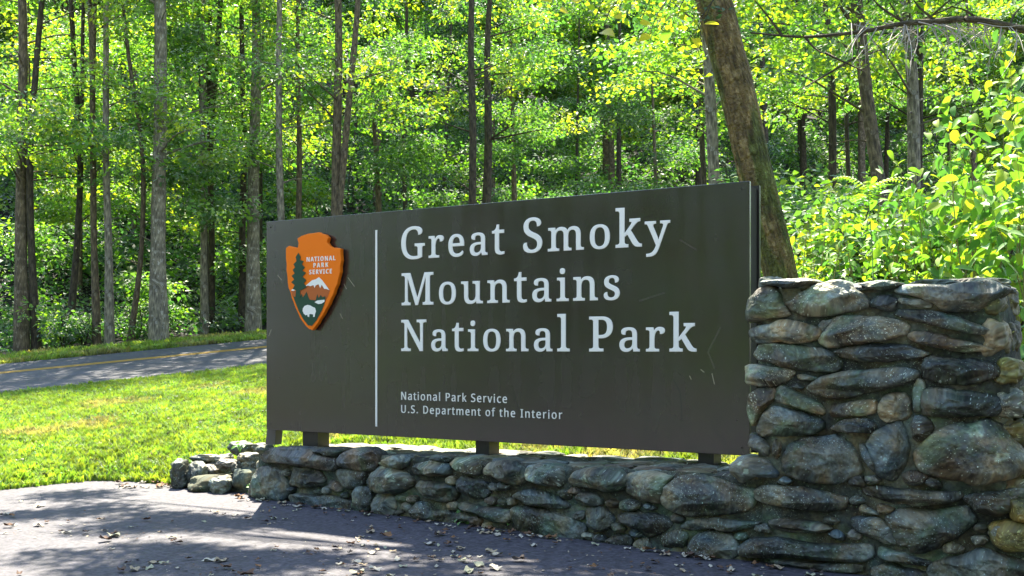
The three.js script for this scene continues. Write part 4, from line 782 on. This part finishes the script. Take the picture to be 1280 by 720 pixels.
// ------------------------------------------------------------------ tree beside the picture whose bare limb crosses its upper corner
{
  const z = 9.6, foot = V(6.7, 0, -9.8); foot.y = ground(foot.x, foot.z);
  const g = group('mossy_tree', foot.toArray()); tag(g, 'tree with a long mossy bare limb and dead grey twigs above the bushes', 'tree');
  const P = (px, py, dz = 0) => at(px, py, z + dz).sub(foot), r = rng(45);
  part('trunk', tube([V(0, -0.3, 0), V(0.1, 3, 0), V(0.0, 6, 0.1), V(-0.2, 11, 0)], [0.24, 0.2, 0.17, 0.08], 16, 0.15, 5), barkBrown, g);
  const lp = [[1500, 20], [1380, 60], [1280, 37], [1210, 24], [1171, 27], [1132, 29], [1079, 39], [1006, 46], [938, 41]].map(([x, y], i) => i ? P(x, y) : V(0, 4.2, 0));
  part('limb', tube(lp, [14, 11, 10, 9, 8, 6.5, 5, 4, 2].map((w) => w * z / F / 2), 8, 0.2, 3), barkBrown, g);
  for (const q of [[[1171, 27], [1150, 10], [1138, -6]], [[1225, 26], [1205, 12], [1188, 8]], [[977, 43], [958, 18], [940, -4]], [[1006, 46], [1018, 60], [1031, 68]], [[1031, 66], [1060, 80], [1082, 90]], [[1132, 29], [1100, 8], [1086, -8]], [[1262, 32], [1270, 15], [1282, 5]], [[1069, 72], [1030, 95], [991, 117]], [[1079, 39], [1074, 58], [1069, 73]]]) part('twig', tube(q.map(([x, y]) => P(x, y)), [0.014, 0.009, 0.004], 5), barkBrown, g);
  const dead = std({ color: col(0.42, 0.38, 0.34), roughness: 0.9 });
  for (let i = 0; i < 70; i++) {
    const t = r(), x = 1060 + 215 * Math.pow(t, 0.7), y = 30 + rr(r, -4, 4), L = rr(r, 25, 75), a = rr(r, 0.15, 2.6), b = a + rr(r, -0.5, 0.5), dz = rr(r, -0.5, 0.5);
    part('twig', tube([P(x, y), P(x + Math.cos(a) * L * 0.5, y + Math.sin(a) * L * 0.5, dz * 0.5), P(x + Math.cos(a) * L * 0.5 + Math.cos(b) * L * 0.5, y + Math.sin(a) * L * 0.5 + Math.sin(b) * L * 0.5, dz)], [0.006, 0.004, 0.0015], 4), dead, g);
  }
  const spots = [], limbs = [];
  for (let i = 0; i < 6; i++) limbAndLeaves(r, spots, limbs, V(0, rr(r, 6.2, 10), 0), V(Math.cos(i * 1.1), 0.4, Math.sin(i * 1.1)).normalize(), rr(r, 2, 3), 0.06, 22, 1);
  for (const l of limbs) part('limb', l, barkBrown, g);
  crown(g, spots, 1, ['mid', 'fresh'], 451);
  for (const [x, y] of [[1060, 45], [1112, 58], [1096, 50], [1150, 60], [1178, 85], [1130, 75]]) hangLeaf(g, P(x, y, rr(r, -0.3, 0.3)), r, rr(r, 0.5, 0.8), 0);
}
// ------------------------------------------------------------------ bushes behind the pillar
{
  const r = rng(61);
  const twigGreen = std({ color: col(0.22, 0.19, 0.07), roughness: 0.8 });
  const near = [[1000, 12.6, 235, 70, 0.62, 'thin leafy bush between the leaning tree and the pillar'], [1062, 12.2, 225, 90, 0.66, 'bright leafy bush rising behind the middle of the pillar'], [1128, 11.4, 190, 120, 0.8, 'tall slender bush with pointed leaves behind the pillar top'], [1190, 11.0, 120, 130, 0.9, 'tall open sapling with broad sunlit leaves behind the pillar'], [1245, 10.2, 110, 150, 0.95, 'dense broad leaved bush beside the outer end of the pillar'], [1305, 9.4, 70, 140, 1.05, 'large leaved sapling overhanging the outer corner of the pillar'], [1222, 12.6, 75, 130, 0.85, 'tall leafy sapling standing behind the dense broad leaved bush'], [1280, 11.8, 55, 140, 0.9, 'tallest sapling behind the large leaved one, under the mossy limb']];
  near.forEach(([px, z, top, n, s, label]) => {
    const foot = V((px - CX) / F * z, 0, -z); foot.y = ground(foot.x, foot.z);
    const g = group('leafy_bush', foot.toArray()), H = CAM + (CY - top) * z / F - foot.y, stems = 6; tag(g, label, 'bush');
    for (let k = 0; k < stems; k++) {
      const a = k / stems * 6.283 + r(), sp = rr(r, 0.15, 0.55) * H * 0.32, h = H * rr(r, 0.65, 1.05), e = V(Math.cos(a) * sp, h, Math.sin(a) * sp * 0.8), mid = V(e.x * 0.35 + rr(r, -0.22, 0.22), h * 0.55, e.z * 0.35);
      const c = new THREE.CatmullRomCurve3([V(0, -0.1, 0), mid, e]);
      part('stem', tube([V(0, -0.1, 0), mid, e], [0.010, 0.007, 0.002], 5), twigGreen, g);
      for (let i = 0; i < n * 2.0 / stems; i++) { const t = rr(r, 0.38, 1.0), p = c.getPoint(t), w = 0.34 * (1.25 - t) + 0.08; hangLeaf(g, V(p.x + rr(r, -w, w), p.y + rr(r, -0.12, 0.12), p.z + rr(r, -w, w)), r, s * rr(r, 0.75, 1.35), [0, 0, 1, 1, 2, 2, 1, 3][Math.floor(r() * 8)]); }
    }
  });
  // the deeper bushes
  const deep = []; for (let i = 0; i < 36; i++) { const z = i < 12 ? rr(r, 12.8, 15) : rr(r, 15, 20), px = rr(r, 965, 1300); deep.push([px, z, rr(r, i < 12 ? 1.8 : 1.6, i < 12 ? 2.8 : 3.1)]); }
  deep.forEach(([px, z, h], i) => {
    const x = (px - CX) / F * z, g = group('slope_shrub', [x, ground(x, -z), -z]), list = [], st = [];
    for (let k = 0; k < 4; k++) st.push(tube([V(0, -0.1, 0), V(rr(r, -0.3, 0.3), h * 0.5, rr(r, -0.2, 0.2)), V(rr(r, -0.7, 0.7), h, rr(r, -0.4, 0.4))], [0.03, 0.02, 0.006], 5));
    part('stem', mergeGeometries(st), barkDark, g);
    for (let k = 0; k < 10; k++) blob(r, list, rr(r, -0.8, 0.8), h * rr(r, 0.2, 1.0), rr(r, -0.6, 0.6), 0.55, 0.3, 0.5, 9, 0.7, 1.15);
    crown(g, list, i % 3, ['fresh', 'yellow', 'mid', 'mid'], 6100 + i, 'foliage');
    tag(g, h > 2.5 ? 'tall yellow green shrub on the slope behind the bushes' : 'yellow green shrub in the thicket behind the pillar', 'shrub', h > 2.5 ? 'tall shrubs on the slope' : 'shrubs of the thicket behind the pillar');
  });
  // plant with feathery leaves
  const fx = (1085 - CX) / F * 11, fg = group('feathery_sapling', [fx, ground(fx, -11), -11]); tag(fg, 'green sapling with feathery compound leaves behind the pillar', 'sapling');
  const H = CAM + (CY - 235) * 11 / F - fg.position.y;
  part('stem', tube([V(0, -0.1, 0), V(0.05, H * 0.6, 0.02), V(0, H, 0)], [0.008, 0.006, 0.004], 6), leafMats[2], fg);
  const leaflet = leafGeo(0.10, 0.03, 910);
  for (let k = 0; k < 9; k++) {
    const a = k * 0.7 + 0.2, len = rr(r, 0.35, 0.5), gs = [], q = new THREE.Quaternion(), M = new THREE.Matrix4();
    for (let i = 1; i < 12; i++) for (const sd of [-1, 1]) { q.setFromEuler(new THREE.Euler(rr(r, -0.2, 0.2), sd * 1.1, -0.2, 'YXZ')); const sc = 1.1 - 0.6 * i / 12; M.compose(V(len * i / 12, 0.1 * Math.sin(i / 12 * 2.6), 0), q, V(sc, sc, sc)); gs.push(leaflet.clone().applyMatrix4(M)); }
    const f = part('frond', mergeGeometries(gs), leafMats[k % 2], fg); f.position.set(0, H - 0.05 * (k % 4), 0); f.rotation.set(0, a, rr(r, -0.15, 0.35), 'YXZ');
  }
}
// ------------------------------------------------------------------ ground cover of the wood
{
  const r = rng(17), list = [];
  for (let i = 0; i < 5200; i++) { const z = 26 + 52 * Math.pow(r(), 1.5), x = rr(r, -0.56, 0.56) * z; if (roadDist(x, z) < RW + 2.8 + 2.5 * r()) continue; list.push([x, ground(x, -z) + rr(r, 0.02, 0.4), -z, rr(r, 0.8, 1.7)]); }
  for (let i = 0; i < 6500; i++) { const z = rr(r, 36, 84), x = rr(r, -0.5, 0.56) * z; if (roadDist(x, z) < RW + 4) continue; list.push([x, ground(x, -z) + rr(r, 0.1, 1.4), -z, rr(r, 1.2, 2.2)]); }
  for (let i = 0; i < 1500; i++) { const z = rr(r, 10.5, 22), px = rr(r, 950, 1400), x = (px - CX) / F * z; if (roadDist(x, z) > -0.8 || x < 3.4) continue; list.push([x, ground(x, -z) + rr(r, 0.0, 0.45), -z, rr(r, 0.5, 0.9)]); }
  const u = crown(scene, list, 2, ['mid', 'fresh', 'mid', 'deep'], 171, numbered('undergrowth')); u.userData.label = 'green undergrowth covering the floor of the wood'; u.userData.category = 'undergrowth';
}
// ------------------------------------------------------------------ grass
{
  const r = rng(3), pos = [], idx = [];
  for (let i = 0; i < 10; i++) {
    const a = r() * 6.283, d = rr(r, 0, 0.055), h = rr(r, 0.045, 0.095), w = 0.0065, ox = Math.cos(a) * d, oz = Math.sin(a) * d, b = r() * 6.283, lx = Math.cos(b) * h * rr(r, 0.2, 0.8), lz = Math.sin(b) * h * rr(r, 0.2, 0.8), c = Math.cos(b + 1.57) * w, s = Math.sin(b + 1.57) * w, o = pos.length / 3;
    pos.push(ox - c, -0.01, oz - s, ox + c, -0.01, oz + s, ox + lx * 0.4 + c * 0.8, h * 0.6, oz + lz * 0.4 + s * 0.8, ox + lx * 0.4 - c * 0.8, h * 0.6, oz + lz * 0.4 - s * 0.8, ox + lx, h * 0.95, oz + lz);
    idx.push(o, o + 1, o + 2, o, o + 2, o + 3, o + 3, o + 2, o + 4);
  }
  const tuft = new THREE.BufferGeometry(); tuft.setAttribute('position', new THREE.Float32BufferAttribute(pos, 3)); tuft.setIndex(idx); tuft.computeVertexNormals();
  const spots = [], add = (x, z, s) => { const d = paveDist(x, -z); if (d < -0.05 + 0.07 * (0.5 + 0.5 * noise3(x * 9, 1, z * 9))) return; const wx = x - WA.x, wz = -z - WA.z, u = wx * WD.x + wz * WD.z, n = wx * WN.x + wz * WN.z; if (u > -1.1 && u < 7 && n > -0.95 && n < 0.3) return; spots.push([x, d < 0.03 ? Math.max(0, ground(x, -z)) : ground(x, -z), -z, s]); };
  for (let i = 0; i < 90000 && spots.length < 34000; i++) { const z = rr(r, 10.2, 21.5), px = rr(r, -60, 345), x = (px - CX) / F * z; if (roadDist(x, z) > 0.12 || r() > z / 21) continue; add(x, z, rr(r, 0.7, 1.3)); }
  for (let i = 0; i < 12000; i++) { const z = rr(r, 8.5, 16), px = rr(r, 345, 960), x = (px - CX) / F * z; if (roadDist(x, z) > 0 || x > 3.6) continue; add(x, z, rr(r, 0.8, 1.3)); }
  for (let i = 0; i < 13000; i++) { const a = rr(r, -6, 18), d = RW - 0.05 + 2.7 * Math.pow(r(), 1.3), x = RN[0] + RD[0] * a - RD[1] * d, z = RN[1] + RD[1] * a + RD[0] * d; add(x, z, rr(r, 1.1, 2.0)); }
  const m = new THREE.InstancedMesh(tuft, grassMat, spots.length), M = new THREE.Matrix4(), q = new THREE.Quaternion(), c = new THREE.Color();
  spots.forEach(([x, y, z, s], i) => { q.setFromEuler(new THREE.Euler(rr(r, -0.15, 0.15), r() * 6.283, rr(r, -0.15, 0.15))); M.compose(V(x, y, z), q, V(s * 1.25, s * rr(r, 0.7, 1.3), s * 1.25)); m.setMatrixAt(i, M); const k = rr(r, 0.45, 1.25) * (1 + 0.5 * fbm3(x * 2.5, 0, z * 2.5, 3)), y2 = rr(r, 0.8, 1.25); const dry = smooth(0.12, 0.3, fbm3(x * 0.8 + 9, 4, z * 0.8, 4)); c.setRGB((0.29 + 0.10 * dry) * k * y2, (0.44 - 0.05 * dry) * k, (0.025 + 0.05 * dry) * k); m.setColorAt(i, c); });
  m.name = 'grass'; m.userData = { kind: 'stuff', label: 'bright green mown grass of the lawn and verge', category: 'grass' }; m.castShadow = m.receiveShadow = true; scene.add(m);
}
// broad-leaved weeds in the lawn
{
  const r = rng(808), list = [];
  for (let i = 0; i < 4000 && list.length < 1300; i++) { const z = rr(r, 10.6, 20.5), px = rr(r, -40, 345), x = (px - CX) / F * z; if (roadDist(x, z) > -0.1 || paveDist(x, -z) < 0.1 || (x > -3.9 && z < 11.4) || fbm3(x * 1.1, 8, z * 1.1, 3) < 0.0) continue; list.push([x, ground(x, -z) + 0.03, -z, rr(r, 0.16, 0.34)]); }
  const u = crown(scene, list, 0, ['mid', 'fresh', 'mid', 'deep'], 8081, numbered('lawn_weeds')); u.userData.label = 'low broad leaved weeds growing through the lawn'; u.userData.category = 'weeds';
}
// ------------------------------------------------------------------ fallen leaves
{
  const r = rng(909);
  const shapes = []; for (let k = 0; k < 6; k++) { // lobed dry leaves, curled
    const n = 22, pos = [0, 0, 0], idx = [], curl = k < 3 ? rr(r, 0.4, 1.1) : rr(r, 1.1, 2.2), sd = k * 3.7;
    for (let ring = 1; ring <= 2; ring++) for (let i = 0; i < n; i++) { const a = i / n * 6.283, R = ring / 2 * 0.5 * (0.80 + 0.13 * Math.cos(a * 5 + sd) + 0.08 * Math.sin(a * 9 + sd * 2) + 0.10 * Math.cos(a)), x = Math.cos(a) * R * 1.15, z = Math.sin(a) * R * 0.72; pos.push(x, curl * (0.75 * z * z + 0.22 * x * x) + 0.04 * Math.sin(a * 3 + sd) * ring, z); }
    for (let i = 0; i < n; i++) { const j = (i + 1) % n; idx.push(0, 1 + j, 1 + i, 1 + i, 1 + j, 1 + n + j, 1 + i, 1 + n + j, 1 + n + i); }
    const g = new THREE.BufferGeometry(); g.setAttribute('position', new THREE.Float32BufferAttribute(pos, 3)); g.setIndex(idx); g.computeVertexNormals(); shapes.push(g);
  }
  const dm = (a, b, c) => std({ color: col(a, b, c), roughness: 0.8, side: THREE.DoubleSide, bumpMap: stoneBump, bumpScale: 0.002 });
  const brown = [dm(0.13, 0.065, 0.03), dm(0.09, 0.05, 0.03), dm(0.20, 0.10, 0.04), dm(0.055, 0.035, 0.025)], pale = [dm(0.40, 0.35, 0.26), dm(0.48, 0.43, 0.33), dm(0.34, 0.26, 0.16), dm(0.36, 0.35, 0.22)];
  const put = (x, z, curled, size, where) => {
    const isPale = !curled, name = isPale ? 'pale_fallen_leaf' : 'brown_fallen_leaf';
    const m = new THREE.Mesh(shapes[curled ? 3 + Math.floor(r() * 3) : Math.floor(r() * 3)], (isPale ? pale : brown)[Math.floor(r() * 4)]); m.name = numbered(name);
    const gy = Math.max(ground(x, z), paveDist(x, z) < 0 ? 0.006 : -1); m.scale.setScalar(size); m.rotation.set(rr(r, -0.14, 0.14), r() * 6.283, rr(r, -0.14, 0.14)); m.position.set(x, gy + 0.006 + size * (where === 'lawn' ? 0.5 : curled ? 0.12 : 0.05), z);
    m.castShadow = m.receiveShadow = true; scene.add(m);
    const w = where === 'lawn' ? 'on the grass of the lawn' : where === 'wall' ? 'at the foot of the stone wall' : 'on the open pavement';
    tag(m, `${isPale ? 'pale flat dry' : 'dark brown curled dry'} leaf lying ${w}`, 'leaf', `${isPale ? 'pale' : 'brown'} leaves ${w}`);
  };
  const inWall = (x, z) => { const wx = x - WA.x, wz = z - WA.z, u = wx * WD.x + wz * WD.z, n = wx * WN.x + wz * WN.z; return u > -0.2 && u < 7 && n < 0.09; };
  for (let i = 0, k = 0; k < 165 && i < 5000; i++) { const px = rr(r, -10, 1000), py = 606 + 118 * Math.pow(r(), 0.8), [x, z] = gnd0(px, py); if (paveDist(x, z) > -0.05 || inWall(x, z)) continue; if (px > 620 && r() < 0.5) continue; const n = fbm3(x * 1.3, 2, z * 1.3, 3); if (n < -0.12 + 0.3 * (r() - 0.5)) continue; put(x, z, r() < 0.42, 0.045 + 0.10 * r() * r(), 'open'); k++; }
  for (let i = 0; i < 80; i++) { const u = rr(r, -0.2, 5.9), n = 0.11 + 0.16 * r() * r(), x = WA.x + WD.x * u + WN.x * n, z = WA.z + WD.z * u + WN.z * n; put(x, z, r() < 0.4, rr(r, 0.045, 0.11), 'wall'); }
  for (let i = 0; i < 26; i++) { const px = rr(r, 150, 225), [x, z] = gnd0(px, rr(r, 602, 611)); put(x, z, r() < 0.7, rr(r, 0.07, 0.13), 'open'); }
  for (let i = 0, k = 0; k < 140 && i < 1400; i++) { const px = rr(r, 0, 332), py = rr(r, 475, 602), p = groundHit(px, py); if (paveDist(p.x, p.z) < 0.1 || roadDist(p.x, -p.z) > -0.2) continue; put(p.x, p.z, r() < 0.7, rr(r, 0.06, 0.12), 'lawn'); k++; }
  // crumbs and bits too small to count
  const bit = new THREE.CircleGeometry(0.5, 5); bit.rotateX(-Math.PI / 2); const bits = []; for (let i = 0; i < 1400; i++) { const px = rr(r, -20, 1000), [x, z] = gnd0(px, rr(r, 603, 722)); if (paveDist(x, z) < -0.03 && !inWall(x, z) && fbm3(x * 1.3, 2, z * 1.3, 3) > -0.15) bits.push([x, z]); }
  const im = new THREE.InstancedMesh(bit, dm(1, 1, 1), bits.length), M = new THREE.Matrix4(), q = new THREE.Quaternion(), c = new THREE.Color();
  bits.forEach(([x, z], i) => { q.setFromEuler(new THREE.Euler(rr(r, -0.3, 0.3), r() * 6, rr(r, -0.3, 0.3))); const s = rr(r, 0.008, 0.03); M.compose(V(x, 0.012, z), q, V(s, s, s * rr(r, 0.4, 1))); im.setMatrixAt(i, M); const p = r() < 0.5; c.setRGB(p ? 0.32 : 0.10, p ? 0.27 : 0.055, p ? 0.19 : 0.03); im.setColorAt(i, c); });
  im.name = 'leaf_litter'; im.userData = { kind: 'stuff', label: 'small crumbs of dry leaves strewn over the pavement', category: 'litter' }; scene.add(im);
}
// ------------------------------------------------------------------ weeds at the foot of the wall
{
  const r = rng(515);
  for (const [px, py, n, s, label] of [[584, 652, 12, 0.42, 'small green weed growing in the gap under the low wall'], [634, 657, 6, 0.36, 'tiny pale green seedling at the foot of the low wall'], [1122, 712, 16, 0.5, 'leafy green weed at the foot of the pillar'], [318, 614, 8, 0.4, 'small weed between the rubble stones and the corner boulder'], [300, 566, 8, 0.4, 'green sprig growing on top of the rubble stones']]) {
    const [u] = wallUV(px, py), on = py > 600, p = on ? (() => { const [x, z] = gnd0(px, py + 4); return V(x, 0.0, z); })() : at(px, py, 10.95);
    const g = group('weed', p.toArray()); tag(g, label, 'weed');
    for (let i = 0; i < n; i++) { const a = r() * 6.283, h = rr(r, 0.03, 0.12), e = V(Math.cos(a) * 0.07, h, Math.sin(a) * 0.05); part('stem', tube([V(0, 0, 0), V(e.x * 0.4, h * 0.7, e.z * 0.4), e], [0.003, 0.002, 0.001], 4), leafMats[1], g); const l = hangLeaf(g, e, r, s, 1 + (i % 2)); l.rotation.z = rr(r, -0.5, 0.4); }
  }
}
// ------------------------------------------------------------------ trees round the other side of the pavement, mirrored in the sign's paint
{
  const r = rng(333);
  [[-34, -17], [-40, -12], [-45, -6], [-27, 4], [-26, 11], [-20, 15], [-18, 10], [-9, 14.5], [-2, 17], [5, 16], [12, 9], [11, 2], [10, -4], [-13, 19], [-5, 20], [2, 21], [9, 20], [16, 14], [-24, 18], [17, 4], [-33, 5], [-40, 6], [-30, 16], [-36, 12], [-22, 12], [-30, 9], [-46, -12], [-50, -4], [-42, -20], [-52, -10], [-46, 3]].forEach(([x, z], i) => {
    const g = group('pavement_side_tree', [x, ground(x, z), z]), H = rr(r, 13, 17), spots = [];
    part('trunk', tube([V(0, -0.3, 0), V(0.1, H * 0.5, 0), V(0.2, H, 0)], [0.22, 0.16, 0.05], 10), barkBrown, g);
    for (let k = 0; k < 16; k++) { const y = H * rr(r, 0.12, 1), a = r() * 6.283, d = rr(r, 0.3, 3); blob(r, spots, Math.cos(a) * d, y, Math.sin(a) * d, 2.0, 1.3, 2.0, 22, 2.0, 3.4); }
    crown(g, spots, i % 3, ['mid', 'fresh', 'mid', 'deep'], 3330 + i);
    tag(g, 'full leafy tree across the pavement facing the sign', 'tree', 'trees across the pavement from the sign');
  });
}
renderer.render(scene, camera);
